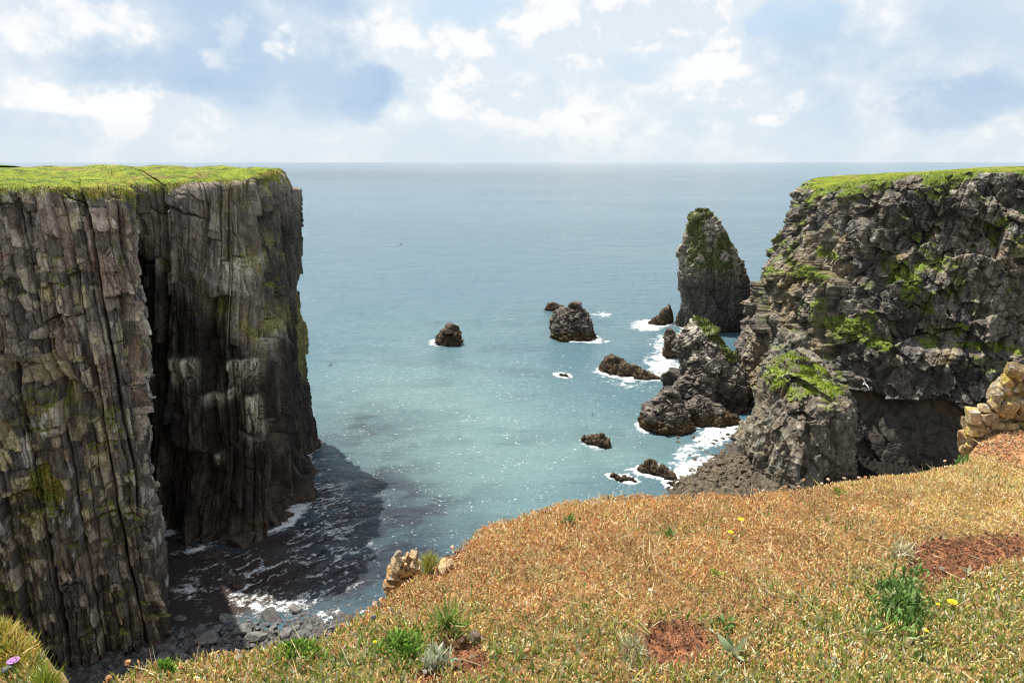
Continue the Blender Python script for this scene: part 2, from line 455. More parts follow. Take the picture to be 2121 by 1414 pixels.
def cliff(name, label, ctrl, weights, nu, nz, ncap, disp, colour, capcol, zb=-2.5, capdisp=None, capmask=None):
    """ctrl rows: base x,y, top x,y, top z, spine x,y,z. One continuous rock face with a turf cap behind its rim."""
    C = catmull(ctrl, nu, weights)
    B, T, ZT, S, ZS = C[:, 0:2], C[:, 2:4], C[:, 4], C[:, 5:7], C[:, 7]
    v = np.linspace(0, 1, nz)
    P = np.zeros((nu, nz, 3))
    P[..., :2] = B[:, None]+(T-B)[:, None]*v[None, :, None]
    P[..., 2] = zb+(ZT[:, None]-zb)*v[None]
    inw = (S-T)/np.linalg.norm(S-T, axis=1, keepdims=True)
    dz = ZT[:, None]-P[..., 2]
    P[..., :2] += inw[:, None]*(1.1*np.exp(-dz/0.7))[..., None]
    N = grid_normals(P)
    N[..., 2] *= 0.3
    outward = (T-S)[:, None]
    sg = np.sign((N[..., 0]*outward[..., 0]+N[..., 1]*outward[..., 1]).sum())
    N = sg*N; N /= np.linalg.norm(N, axis=-1, keepdims=True)
    mid = (B+T)/2; U = np.concatenate([[0], np.cumsum(np.linalg.norm(np.diff(mid, axis=0), axis=1))])[:, None]+0*P[..., 2]
    d, info = disp(P, dz, U)
    P2 = P+N*d[..., None]
    # turf cap
    w = np.linspace(0, 1, ncap)**1.8
    K = np.zeros((nu, ncap, 3))
    top = P2[:, -1]
    K[..., :2] = top[:, None, :2]+(S-top[:, :2])[:, None]*w[None, :, None]
    K[..., 2] = top[:, None, 2]+(ZS-top[:, 2])[:, None]*(1-(1-w[None])**2.2)
    amp = sstep(w, 0, .02)[None]
    bump_ = 0.26*fbm(K*np.array([.12, .12, 0]), 4, 5)+0.08*fbm(K*np.array([.8, .8, 0]), 4, 9)
    K[..., 2] += amp*bump_
    if capdisp is not None: K[..., 2] += capdisp(K)*amp
    root = empty(name, (0, 0, 0))
    tag(root, label, 'cliff', None, 'structure')
    n2 = sg*grid_normals(P2)
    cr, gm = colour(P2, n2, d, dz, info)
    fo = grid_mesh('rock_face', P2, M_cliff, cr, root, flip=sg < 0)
    kc = capcol(K)
    ko = grid_mesh('grass_top', K, M_turf, kc, root, flip=sg < 0)
    return root, P2, n2, gm, K

# ---- near left headland
A_ctrl = [(-140, 10, -141, 12, 43.5, -150, 105, 44.1), (-75, 38, -76, 41, 43.3, -95, 110, 44.1), (-52, 48.5, -52, 52, 43.1, -80, 112, 44.15), (-43, 52.0, -43, 57, 43.1, -74, 114, 44.2),
          (-37.4, 54.0, -36.4, 58.6, 43.0, -70, 114, 44.2), (-34.5, 56.2, -33.4, 61.0, 42.6, -68, 114, 44.2), (-36, 60.5, -35.4, 64, 42.3, -67, 114, 44.1), (-42, 66.5, -42, 69.5, 42.0, -66, 114, 44),
          (-50, 72.5, -50, 75, 42.3, -68, 114, 44), (-59, 79, -60, 81, 42.6, -70, 115, 44)]
A_w = [.12, .3, 1.2, 3.2, 3.2, 1.6, .7, .5, .4]
def A_disp(P, dz, U):
    x, z = P[..., 0], P[..., 2]
    wu = U+.10*(z-20)*1.0+.45*fbm(P*np.array([.3, .3, .10])+1, 3, 41)+.07*fbm(P*1.6, 3, 42)
    wz = z+.5*fbm(P*np.array([.5, .5, .2])+5, 3, 43)+.1*fbm(P*2.2, 3, 44)
    smooth = sstep(fbm(P*np.array([.16, .16, .07])+4, 3, 40)-.05+.06*(x+36.5), -.25, .35)   # slabbier towards the corner
    wu = wu+.16*fbm(P*np.array([.9, .9, .35])+8, 3, 45); wz = wz+.35*fbm(P*np.array([1.1, 1.1, .5])+12, 3, 46)
    d1, i1, e1 = joints(wu, wz, 2.5, 17, 3, 1.7, .8, .7, .13)
    d2, i2, e2 = joints(wu+.3+.12*z*0, wz, .95, 4.6, 13, .80, .9, .7, .07)
    d3, i3, e3 = joints(wu*1.0+7, wz, .42, 1.15, 23, .30, .9, .5, .035)
    dp, ip, ep = blocks(np.stack([P[..., 0]+.2*z, P[..., 1], z], -1), (1.1, 1.1, 1.5), 27, .55, .9, .3, .6, .15, .05)
    rub = sstep(fbm(P*np.array([.22, .22, .16])+14, 3, 47), .02, .25)
    d = d1+d2*(1-.55*smooth)*(1-.4*rub)+d3*(1-.8*smooth)+dp*rub+.12*fbm(P*np.array([1.6, 1.6, .9]), 5, 33)
    i3 = np.where(rub > .5, ip, i3)
    d += 1.3*fbm(P*np.array([.10, .10, .05]), 3, 37)
    d -= 1.1*np.exp(-((z-27.5+.6*(x+42))/1.2)**2)*sstep(-x, 34.5, 37)                  # broken notch across the face
    fade = sstep(dz, -.2, 2.5)
    return d*(.3+.7*fade), (i1, i2, i3, smooth, e2)
def A_col(P, n, d, dz, info):
    i1, i2, i3, sm, e2 = info
    x, z = P[..., 0], P[..., 2]
    c = np.empty(P.shape, np.float32); c[:] = (.225, .185, .145)
    c = lerp3(c, (.33, .25, .20), sstep(i2, .62, .66)); c = lerp3(c, (.17, .15, .13), sstep(i2, .30, .26))
    c = lerp3(c, (.46, .38, .29), sstep(i3, .76, .8)*(1-.6*sm)); c = lerp3(c, (.11, .095, .08), sstep(i3, .16, .12)*(1-.6*sm))
    och = sstep(fbm(P*.35+11, 4, 61)+.9*np.exp(-((z-21)/7)**2)*sstep(-x, 33.5, 37)-.15*0, .30, .55)
    c = lerp3(c, (.52, .43, .24), .75*och*(1-.5*sm)*sstep(i3, .35, .55))
    red = sstep(fbm(P*.5+31, 4, 67), .28, .5); c = lerp3(c, (.27, .15, .10), .5*red)
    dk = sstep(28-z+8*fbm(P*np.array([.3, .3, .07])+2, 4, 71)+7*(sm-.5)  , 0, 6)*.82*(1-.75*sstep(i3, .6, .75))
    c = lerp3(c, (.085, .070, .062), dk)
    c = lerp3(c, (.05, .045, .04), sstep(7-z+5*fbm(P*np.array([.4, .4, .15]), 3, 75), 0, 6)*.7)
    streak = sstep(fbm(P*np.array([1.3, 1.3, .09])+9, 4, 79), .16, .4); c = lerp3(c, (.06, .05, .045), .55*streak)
    gu = sstep(fbm(P*np.array([.9, .9, .35])+51, 4, 83), .38, .5); c = lerp3(c, (.55, .52, .47), .6*gu)
    up = sstep(n[..., 2], .25, .7)
    rim = sstep(.9-dz+3.4*fbm(P*.5, 4, 91), 0, 1.0)
    moss = np.clip(np.maximum(rim*sstep(n[..., 2], -.15, .25), up*sstep(fbm(P*.25+5, 3, 95)+.12, .0, .3)), 0, 1)
    moss = np.maximum(moss, sstep(np.exp(-(((x+41.0)/2.0)**2+((z-17)/3)**2))+.6*fbm(P*.6, 3, 97), .5, .8))
    c = lerp3(c, (.155, .165, .03), .9*moss); c = lerp3(c, (.23, .16, .045), .8*moss*sstep(fbm(P*.7+17, 4, 99), -.05, .3))
    c = c*np.array([.94, .96, 1.0], np.float32)
    return c, moss
def cap_col(K):
    c = np.empty(K.shape, np.float32); c[:] = (.185, .225, .018)
    n = fbm(K*np.array([.22, .22, 0])+3, 4, 101); m = fbm(K*np.array([.9, .9, 0])+8, 3, 103)
    c = lerp3(c, (.23, .22, .03), sstep(n, .0, .4)); c = lerp3(c, (.08, .14, .02), sstep(m, .1, .45))
    c = lerp3(c, (.20, .13, .06), .7*sstep(fbm(K*np.array([.35, .35, 0])+21, 4, 107), .3, .5))
    return c
def A_capd(K):
    return -3.0*np.exp(-((K[..., 0]+62)**2+(K[..., 1]-86)**2)/60.0)
GRASS = [(.17, .22, .02), (.25, .25, .03), (.09, .15, .02), (.24, .17, .05)]
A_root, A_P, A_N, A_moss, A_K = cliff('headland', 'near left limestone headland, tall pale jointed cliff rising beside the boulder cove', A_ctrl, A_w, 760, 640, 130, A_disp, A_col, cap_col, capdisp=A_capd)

# ---- far left headland
B_ctrl = [(-60, 88, -60, 91, 43.0, -68, 112, 44.2), (-52, 82.5, -51.5, 85, 42.6, -65, 109, 44.35), (-45.5, 77.5, -45, 80.2, 42.6, -61, 108, 44.4), (-38.5, 76, -38.7, 79.6, 42.6, -60, 108, 44.4), (-32.5, 75.2, -33.5, 79.4, 43.0, -59, 109, 44.4),
          (-28.9, 78.5, -30.6, 82.5, 43.2, -58, 110, 44.4), (-29.9, 87, -31.2, 89, 43.6, -58, 111, 44.3), (-32.0, 96, -32.2, 96, 43.8, -58, 112, 44.3), (-33.4, 103, -32.9, 102.3, 43.9, -58, 112, 44.3),
          (-36, 110, -37, 108, 43.9, -58, 113, 44.3), (-58, 122, -58, 119, 43.9, -64, 113, 44.3), (-140, 150, -140, 148, 43.6, -150, 113, 44)]
B_w = [.8, 1, 1.3, 1.4, 1.4, 1.3, 1.2, 1.2, .9, .2, .1]
def B_disp(P, dz, U):
    x, y, z = P[..., 0], P[..., 1], P[..., 2]
    wu = U-.10*(z-20)+.7*fbm(P*np.array([.22, .22, .08])+1, 3, 141)+.10*fbm(P*1.3, 3, 142)
    wz = z+.55*(U-20)*.5+.9*fbm(P*np.array([.4, .4, .2])+5, 3, 143)+.1*fbm(P*2, 3, 144)
    d1, i1, e1 = joints(wu+.2*fbm(P*np.array([.9, .9, .3])+8, 3, 145), wz, 3.6, 24, 103, 2.3, .9, .5, .16)
    d2, i2, e2 = joints(wu+.3+.2*fbm(P*np.array([.9, .9, .3])+8, 3, 145), wz, 1.3, 7.5, 113, .9, .9, .55, .09)
    d3, i3, e3 = joints(wu+7+.2*fbm(P*np.array([.9, .9, .3])+8, 3, 145), wz, .6, 2.0, 123, .28, .9, .5, .04)
    d = d1+d2+d3+.22*fbm(P*np.array([1.1, 1.1, .5]), 5, 133)+1.5*fbm(P*np.array([.1, .1, .05]), 3, 137)
    d += 2.6*sstep(11-z, 0, 12)*np.clip(1.6*fbm(P*np.array([.28, .28, .05]), 3, 139)+.40, 0, 1)*(1-.75*sstep(y, 84, 94))
    # two leaning shelves that hold the bird ledges
    for zz, xx, w in ((22.6, -39.2, 1.8), (21.6, -31.6, 2.2), (31, -33.0, 3.0), (10.5, -36, 1.5)):
        q = z-zz+.9*(x-xx)*(.6 if zz > 25 else .12)
        d += .9*np.exp(-((x-xx)/w)**2)*(sstep(q, -2.5, -.2)-sstep(q, .0, .5))*sstep(92-y, 0, 6)
    fade = sstep(dz, -.2, 3)
    return d*(.3+.7*fade), (i1, i2, i3, z)
def B_col(P, n, d, dz, info):
    i1, i2, i3, _ = info
    x, y, z = P[..., 0], P[..., 1], P[..., 2]
    c = np.empty(P.shape, np.float32); c[:] = (.235, .190, .155)
    c = lerp3(c, (.18, .155, .13), sstep(i2, .55, .62)); c = lerp3(c, (.29, .25, .205), sstep(i3, .75, .8))
    c = lerp3(c, (.27, .22, .10), .5*sstep(fbm(P*.4+3, 4, 151), .2, .5))
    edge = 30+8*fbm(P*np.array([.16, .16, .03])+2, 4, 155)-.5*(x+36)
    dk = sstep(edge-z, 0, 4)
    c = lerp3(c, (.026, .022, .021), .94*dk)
    side = sstep(y, 80, 86)*sstep(-z, -43, -36); c = lerp3(c, (.055, .049, .045), .8*side*(1-dk))  # right-hand face painted dark for the shade it stands in
    st = sstep(fbm(P*np.array([.9, .9, .06])+19, 4, 157), .15, .4); c = lerp3(c, (.13, .11, .085), .6*st*dk)
    gu = np.zeros_like(z)
    for zz, xx, w, L in ((22.6, -39.0, 1.6, 4.5), (22.0, -32.2, 2.1, 4.5), (17.8, -36, 1.2, 2.2), (18.6, -33.8, .9, 2), (10.5, -36, 1.0, 2), (17.5, -31.6, .9, 8), (34, -32.0, 1.6, 4.5), (25, -30.2, .6, 5)):
        f = np.exp(-((x-xx)/w)**4)*sstep(zz-z, -.3, .3)*sstep(z-zz+L, 0, L)*sstep(90-y, 0, 6)
        gu = np.maximum(gu, f*(.12+.88*sstep(fbm(P*np.array([2.2, 2.2, .22]), 3, 161)+.5*fbm(P*2.5, 3, 162), -.35, .0)))
    c = lerp3(c, (.66, .61, .48), .95*gu)
    wet = sstep(3.2-z+1.5*fbm(P*.4, 3, 163), 0, 2); c = lerp3(c, (.10, .075, .06), .6*wet)
    up = sstep(n[..., 2], .2, .6)
    rim = sstep(.8-dz+3.2*fbm(P*.5, 4, 165), 0, 1.0)
    diag = np.exp(-((z-29+1.15*(x+34.5))/1.6)**2)*sstep(x, -37, -35.5)*sstep(-x, 29.5, 31)+np.exp(-((z-34+1.2*(x+31.5))/1.2)**2)*sstep(x, -33.5, -32.5)*sstep(-x, 29, 30)
    moss = np.clip(np.maximum(rim*sstep(n[..., 2], -.2, .2), up*sstep(z, 22, 30)*sstep(fbm(P*.3+5, 3, 167), .0, .3)), 0, 1)
    moss2 = np.clip(diag*sstep(y, 99, 84)*1.1, 0, 1)*sstep(fbm(P*.8, 3, 169), -.3, .1)
    far = sstep(y, 97, 101)*sstep(z, 10, 16)*sstep(-z, -27, -22); moss2 = np.maximum(moss2, .6*far)
    c = lerp3(c, (.16, .165, .03), .9*moss); c = lerp3(c, (.22, .155, .045), .8*moss*sstep(fbm(P*.7+17, 4, 99), -.05, .3)); c = lerp3(c, (.30, .27, .10), .85*moss2)
    return c, np.maximum(moss, .5*moss2)
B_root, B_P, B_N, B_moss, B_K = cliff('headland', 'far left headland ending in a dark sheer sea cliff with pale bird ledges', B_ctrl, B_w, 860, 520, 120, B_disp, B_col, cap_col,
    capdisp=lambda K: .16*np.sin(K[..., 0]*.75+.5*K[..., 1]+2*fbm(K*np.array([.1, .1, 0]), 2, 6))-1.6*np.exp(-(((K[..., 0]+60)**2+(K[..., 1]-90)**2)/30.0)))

# ---- right headland
C_ctrl = [(160, 60, 161, 63, 44.3, 170, 135, 44.3), (103, 86, 104, 90, 44.2, 120, 140, 44.3), (77, 86, 81.5, 101, 43.9, 105, 145, 44.1), (61, 92.5, 66.5, 108.5, 43.2, 98, 148, 43.8), (52, 98.5, 59, 115.5, 42.1, 92, 152, 43.2),
          (48.0, 114, 56, 122, 40.8, 90, 154, 42.6), (45.6, 124, 56.0, 129, 40.0, 90, 155, 42.3), (47.0, 134, 58.5, 138, 40.0, 92, 157, 42.3), (53, 149, 64, 151, 40.2, 95, 160, 42.4), (61, 166, 71, 167, 40.8, 98, 162, 42.5),
          (68, 178, 77, 178, 41, 102, 164, 42.6), (84, 190, 88, 186, 41, 108, 165, 42.7), (160, 205, 160, 200, 41, 170, 165, 43)]
C_w = [.12, .7, 1.5, 1.7, 1.7, 1.5, 1.0, .7, .5, .4, .2, .08]
def C_disp(P, dz, U):
    x, y, z = P[..., 0], P[..., 1], P[..., 2]
    bed = np.stack([x+.35*z, y, z-.28*x], -1)
    d1, i1, e1 = blocks(bed, (5.5, 5.5, 9), 203, 2.8, 1.0, .04, .5, .28, .05)
    d2, i2, e2 = blocks(bed, (2.0, 2.0, 2.6), 213, 1.2, 1.0, .12, .7, .2, .05)
    d3, i3, e3 = blocks(bed, (.95, .95, 1.05), 223, .38, .9, .3, .8, .15, .06)
    d4, i4, e4 = blocks(P, (.4, .4, .35), 228, .13, .9, .3, .5, .4, .1)
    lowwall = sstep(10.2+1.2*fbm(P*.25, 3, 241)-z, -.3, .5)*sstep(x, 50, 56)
    rough = 1-.75*lowwall
    d = (d1*.8+d2+d3+d4)*rough+.35*fbm(P*.6, 5, 233)*rough+1.8*fbm(P*np.array([.09, .09, .07]), 3, 237)
    d -= 1.9*lowwall
    flute = joints(U+.25*z+.5*fbm(P*.4, 3, 243), z, 1.5, 7, 245, .9, .8, .4, .08)[0]; d += flute*sstep(x, 58, 66)*(1-lowwall)
    led = np.exp(-((x-66)/12)**2)*(sstep(z, 12.5, 16)-sstep(z, 17.5, 18.5)); d += 1.6*led
    d += 3.4*np.exp(-((z-25)/11)**2)*sstep(x, 62, 50)
    d += .9*np.exp(-((x-61)/2.5)**2-((z-27)/5)**2)
    d += 1.5*sstep(6-z, 0, 6)*sstep(x, 52, 47)
    fade = sstep(dz, -.2, 3)
    return d*(.25+.75*fade), (i1, i2, i3, lowwall)
def C_col(P, n, d, dz, info):
    i1, i2, i3, lw = info
    x, y, z = P[..., 0], P[..., 1], P[..., 2]
    c = np.empty(P.shape, np.float32); c[:] = (.145, .122, .096)
    c = lerp3(c, (.215, .185, .145), sstep(i3, .6, .65)); c = lerp3(c, (.11, .10, .09), sstep(i2, .35, .3))
    c = lerp3(c, (.24, .18, .10), .55*sstep(fbm(P*.22+3, 4, 251)+.5*sstep(x, 54, 47), .2, .5))
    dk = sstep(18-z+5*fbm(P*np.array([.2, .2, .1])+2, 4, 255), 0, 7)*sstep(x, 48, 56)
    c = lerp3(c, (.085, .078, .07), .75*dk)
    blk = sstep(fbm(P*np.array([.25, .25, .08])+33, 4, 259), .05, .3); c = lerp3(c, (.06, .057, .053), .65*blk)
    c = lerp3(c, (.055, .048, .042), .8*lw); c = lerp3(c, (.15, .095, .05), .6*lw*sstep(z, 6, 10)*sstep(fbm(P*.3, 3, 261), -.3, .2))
    gu = sstep(fbm(P*np.array([1.1, 1.1, .3])+81, 4, 263), .30, .46); c = lerp3(c, (.40, .375, .33), .55*gu*(1-lw))
    up = sstep(n[..., 2], .15, .55)
    rim = sstep(.9-dz+3.6*fbm(P*.35, 4, 265)+2.2*sstep(x, 62, 52), 0, 1.2)*sstep(n[..., 2], -.3, .15)
    led = np.zeros_like(z)
    for xx, zz, wx, wz, sl in ((60.5, 27, 1.5, 4.0, -.0), (62.5, 24.5, 1.2, 2.6, 0), (53.5, 19.5, 4, 1.6, .25), (57, 18.2, 3, 1.3, .2), (50, 27, 1.8, 2.2, 0), (53, 30, 1.4, 1.2, 0), (70, 19, 6, .7, 0), (51, 22, 1.3, 2.2, 0), (56.5, 22, .9, .9, 0), (66, 21, .8, 1.6, 0), (72, 36, 1.5, 1.2, 0)):
        led = np.maximum(led, np.exp(-(((x-xx)/wx)**2+((z-zz-sl*(x-xx))/wz)**2)))
    moss = np.clip(rim+sstep(led+.55*fbm(P*.7, 4, 267), .42, .75)*sstep(n[..., 2], -.35, .05)+up*sstep(fbm(P*.3+7, 3, 269), .15, .4)*sstep(z, 14, 18), 0, 1)
    c = lerp3(c, (.13, .18, .025), .92*moss)
    return c, moss
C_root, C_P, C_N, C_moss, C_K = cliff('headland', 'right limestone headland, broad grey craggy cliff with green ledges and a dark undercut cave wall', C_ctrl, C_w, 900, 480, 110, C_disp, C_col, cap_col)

for root, P, N, mo, K, n in ((A_root, A_P, A_N, A_moss, A_K, 9000), (B_root, B_P, B_N, B_moss, B_K, 8000), (C_root, C_P, C_N, C_moss, C_K, 15000)):
    m = mo**1.5; m[:, :4] = 0
    u = turf_tufts('ledge_plants', P, N, m+1e-6, n, .16, GRASS, (3, 2, 2.5, 1), root); u['kind'] = 'stuff'
    kn = np.zeros_like(K); kn[..., 2] = 1
    far = np.exp(-np.linalg.norm(K-K[:, :1], axis=-1)/12)
    spacing = np.linalg.norm(np.gradient(K[:, 0], axis=0), axis=-1)[:, None]
    u = turf_tufts('turf', K, kn, far*np.minimum(spacing, 1), n, .11, GRASS, (3, 3, 2, 1.0), root); u['kind'] = 'stuff'


# ------------------------------------------------------------------ lofted rocks: rings through measured outlines
FOOT = []     # waterline footprints (x, y, rx, ry) for the surf
def loft(name, rows, nu, nz, disp, colour, mat, parent=None, label=None, cat='rock', group=None, zb=None, foot=True, sq=2.4):
    """rows top to bottom: py, L, R, Yc, ry"""
    rows = np.array(rows, float)
    lv = []
    for py, L, Rr, Y, ry in rows:
        xl, _, z = at_y(L, py, Y); xr, _, _ = at_y(Rr, py, Y)
        lv.append(((xl+xr)/2, Y, (xr-xl)/2, ry, z))
    lv = np.array(lv)[::-1]
    if foot:
        k = int(np.argmin(np.abs(lv[:, 4]))); FOOT.append(tuple(lv[k, :4]))
    if lv[0, 4] > -1.5:
        e = lv[0].copy(); e[4] = -1.8; lv = np.vstack([e, lv])
    zz = np.linspace(lv[0, 4], lv[-1, 4], nz)
    f = [np.interp(zz, lv[:, 4], lv[:, k]) for k in range(4)]
    ker = np.ones(5)/5; sm = lambda a: np.convolve(np.pad(a, 2, mode='edge'), ker, 'valid')
    cx, cy, rx, ry = [sm(a) for a in f]
    th = np.linspace(0, 2*math.pi, nu, endpoint=False)
    ct, st = np.cos(th), np.sin(th)
    k = (np.abs(ct)**sq+np.abs(st)**sq)**(-1/sq)
    # top closes over a dome
    nd = max(6, nz//14)
    P = np.zeros((nu, nz+nd, 3))
    P[:, :nz, 0] = cx[None]+(k*ct)[:, None]*rx[None]
    P[:, :nz, 1] = cy[None]+(k*st)[:, None]*ry[None]
    P[:, :nz, 2] = zz[None]
    q = np.linspace(0, 1, nd+1)[1:]
    hd = min(rx[-1], ry[-1])*.5
    P[:, nz:, 0] = cx[-1]+(k*ct)[:, None]*rx[-1]*np.cos(q*math.pi/2)[None]
    P[:, nz:, 1] = cy[-1]+(k*st)[:, None]*ry[-1]*np.cos(q*math.pi/2)[None]
    P[:, nz:, 2] = zz[-1]+hd*np.sin(q*math.pi/2)[None]
    ax = np.zeros((1, nz+nd, 2)); ax[0, :nz, 0] = cx; ax[0, :nz, 1] = cy; ax[0, nz:, 0] = cx[-1]; ax[0, nz:, 1] = cy[-1]
    N = np.zeros_like(P); N[..., :2] = P[..., :2]-ax; N[..., 2] = .25*np.linalg.norm(N[..., :2], axis=-1)
    N[:, nz:, 2] += hd*np.sin(q*math.pi/2)[None]
    N /= np.maximum(np.linalg.norm(N, axis=-1, keepdims=True), 1e-6)
    d, info = disp(P)
    P2 = P+N*d[..., None]
    P2[:, -1] = P2[:, -1].mean(0)
    n2 = grid_normals(P2, True)
    if (n2*N).sum() < 0: n2 = -n2
    cr, mo = colour(P2, n2, d, info)
    o = grid_mesh(name, P2, mat, cr, parent, closed=True)
    if label: tag(o, label, cat, group)
    return o, P2, n2, mo
def rdisp(seed, s=1.0, amp=1.0, bed=(.3, 0, -.3), asp=1.0):
    def f(P):
        Q = np.stack([P[..., 0]+bed[0]*P[..., 2], P[..., 1], P[..., 2]+bed[2]*P[..., 0]], -1)
        d1, i1, _ = blocks(Q, (3.2*s, 3.2*s, 4*s*asp), seed, 1.3*s*amp, .9, .25, .4, .15)
        d2, i2, _ = blocks(Q, (1.2*s, 1.2*s, 1.3*s*asp), seed+10, .6*s*amp, .9, .3, .6, .15)
        d3, i3, _ = blocks(Q, (.5*s, .5*s, .45*s), seed+20, .26*s*amp, .9, .35, .7, .2)
        return d1+d2+d3+.3*s*amp*fbm(P/s, 4, seed+30)-.2*s*amp, (i1, i2, i3)
    return f
def rcol(kind):
    def f(P, n, d, info):
        i1, i2, i3 = info
        z = P[..., 2]
        c = np.empty(P.shape, np.float32)
        mo = np.zeros_like(z)
        if kind == 'reef':
            c[:] = (.085, .060, .036)
            c = lerp3(c, (.055, .042, .03), sstep(i2, .5, .55)); c = lerp3(c, (.13, .095, .06), sstep(i3, .75, .8))
            c = lerp3(c, (.14, .11, .085), .7*sstep(z, 2.5, 5))
            c = lerp3(c, (.03, .024, .018), sstep(.5-z, 0, .4))
        elif kind == 'big':
            c[:] = (.12, .10, .085)
            c = lerp3(c, (.19, .165, .135), sstep(i3, .7, .75)); c = lerp3(c, (.07, .06, .055), sstep(i2, .4, .35))
            c = lerp3(c, (.085, .058, .03), sstep(2.6-z+fbm(P*.6, 3, 5), 0, 1.2))
            c = lerp3(c, (.03, .024, .018), sstep(.6-z, 0, .5))
        elif kind == 'tall':
            c[:] = (.13, .112, .088)
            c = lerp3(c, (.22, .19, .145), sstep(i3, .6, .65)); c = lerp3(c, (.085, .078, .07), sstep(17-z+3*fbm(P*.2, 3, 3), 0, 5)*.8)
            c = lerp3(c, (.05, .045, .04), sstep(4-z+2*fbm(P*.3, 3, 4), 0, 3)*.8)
            gu = sstep(fbm(P*np.array([1.2, 1.2, 1.2]), 4, 6)+.2*sstep(z, 15, 20), .05, .25)*sstep(z, 13, 18); c = lerp3(c, (.42, .37, .28), .75*gu)
            mo = sstep(fbm(P*.28+4, 4, 7)+.28*sstep(z, 29, 33)+.2*sstep(z, 16, 19), .05, .26)*sstep(z, 14.5, 18)
            c = lerp3(c, (.075, .10, .022), .85*mo)
        elif kind == 'stack':
            c[:] = (.15, .13, .105)
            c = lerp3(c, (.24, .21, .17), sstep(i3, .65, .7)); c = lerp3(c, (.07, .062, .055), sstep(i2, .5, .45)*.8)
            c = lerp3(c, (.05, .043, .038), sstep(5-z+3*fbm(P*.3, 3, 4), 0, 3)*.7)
            gu = sstep(fbm(P*np.array([.9, .9, .5]), 4, 6)+.5*sstep(z, 11.5, 14.5), .2, .42); c = lerp3(c, (.46, .42, .35), .8*gu*sstep(z, 7, 9))
            mo = sstep(P[..., 0]-37.2+.75*(z-12)+1.5*fbm(P*.5, 3, 8), 0, 1.2)*sstep(z, 7.5, 9.5)*sstep(n[..., 2], -.2, .3)*.9
            c = lerp3(c, (.09, .13, .02), .9*mo)
            c = lerp3(c, (.085, .058, .03), .6*sstep(1.5-z, 0, 1))
        elif kind == 'ridge':
            c[:] = (.17, .148, .12)
            c = lerp3(c, (.23, .205, .165), sstep(i3, .65, .7)); c = lerp3(c, (.10, .105, .09), sstep(i2, .4, .35))
            mo = sstep(n[..., 2]+1.2*fbm(P*.45+3, 4, 8), .8, 1.0)
            c = lerp3(c, (.11, .13, .03), .85*mo)
        else:   # buttress
            c[:] = (.165, .137, .10)
            c = lerp3(c, (.24, .205, .15), sstep(i3, .7, .75)); c = lerp3(c, (.13, .13, .105), sstep(i2, .4, .35)*.8)
            c = lerp3(c, (.12, .095, .075), sstep(P[..., 0]-37.8+.8*fbm(P*.4, 3, 3), 0, 1.5)*.6)  # right flank's shade put into the colour, light coming from the left
            c = lerp3(c, (.055, .05, .045), sstep(3.2-z+2*fbm(P*.4, 3, 4), 0, 2.5)*.8)
            gu = sstep(fbm(P*np.array([1.3, 1.3, .2])+5, 4, 6), .3, .45); c = lerp3(c, (.46, .43, .38), .5*gu)
            mo = sstep(z-11.7+1.6*fbm(P*.5, 3, 8), 0, 1.2)*sstep(n[..., 2], -.1, .35)*(1-.8*sstep(fbm(P*.6+2, 3, 9)-.25*np.abs(P[..., 1]-95)*0, .05, .25)*sstep(z, 12, 13))
            c = lerp3(c, (.16, .22, .022), .93*mo)
        return c, mo
    return f

def bdisp(P):
    B_ = np.stack([P[..., 0]+.25*P[..., 2], P[..., 1], P[..., 2]-.6*P[..., 0]], -1)
    d1, i1, _ = blocks(B_, (4.6, 4.6, 9), 301, 1.5, 1.2, .02, .3, .15)
    d2, i2, _ = blocks(B_, (1.7, 1.7, 3.2), 311, .60, 1.2, .06, .6, .15)
    d3, i3, _ = blocks(B_, (.6, .6, .8), 321, .15, 1.0, .2, .7, .15)
    d = d1+d2+d3; info = (i1, i2, i3)
    Q = P*np.array([.75, .75, .13]); Q[..., 0] += .06*P[..., 2]
    return d+.75*fbm(Q, 4, 305)+.22*fbm(P*np.array([2.2, 2.2, .5]), 3, 307)+.25, info
bt, P_, N_, mo_ = loft('rock_buttress', [(762, 1628, 1680, 100, 2.6), (774, 1612, 1702, 99.4, 4.2), (790, 1604, 1716, 98.8, 5.4), (810, 1598, 1722, 98.2, 6.6), (834, 1590, 1728, 97.6, 7.8), (870, 1574, 1734, 97, 8), (910, 1562, 1736, 96.5, 8.2), (950, 1552, 1736, 96, 8.4), (990, 1540, 1734, 95.5, 8.6), (1040, 1528, 1730, 95, 9)],
    360, 270, bdisp, rcol('buttress'), M_cliff, C_root, foot=True, sq=3.4)
u = turf_tufts('ledge_plants', P_, N_, mo_**1.5+1e-6, 5000, .22, [(.2, .27, .02), (.26, .27, .03), (.10, .17, .02)], (3, 2, 1.5), bt); u['kind'] = 'stuff'
ridge, P_, N_, mo_ = loft('rock_ridge', [(705, 1625, 1690, 113, 3), (730, 1605, 1720, 111, 5), (765, 1592, 1740, 109, 6), (810, 1585, 1745, 108, 7), (900, 1575, 1745, 108, 7.5)], 260, 150, rdisp(311, 1.3, .7, (.3, 0, -.6), 1.2), rcol('ridge'), M_cliff, C_root, foot=False, sq=3)
u = turf_tufts('ledge_plants', P_, N_, mo_**1.5+1e-6, 1200, .2, [(.13, .18, .02), (.2, .19, .03), (.08, .12, .02)], (3, 2, 1.5), ridge); u['kind'] = 'stuff'
loft('rock_spur', [(622, 1566, 1592, 162, 3.5), (645, 1558, 1600, 159, 5), (690, 1543, 1606, 155, 7), (730, 1535, 1612, 151, 9), (790, 1535, 1614, 149, 10)], 180, 130, rdisp(321, 1.1, .8), rcol('big'), M_cliff, C_root)
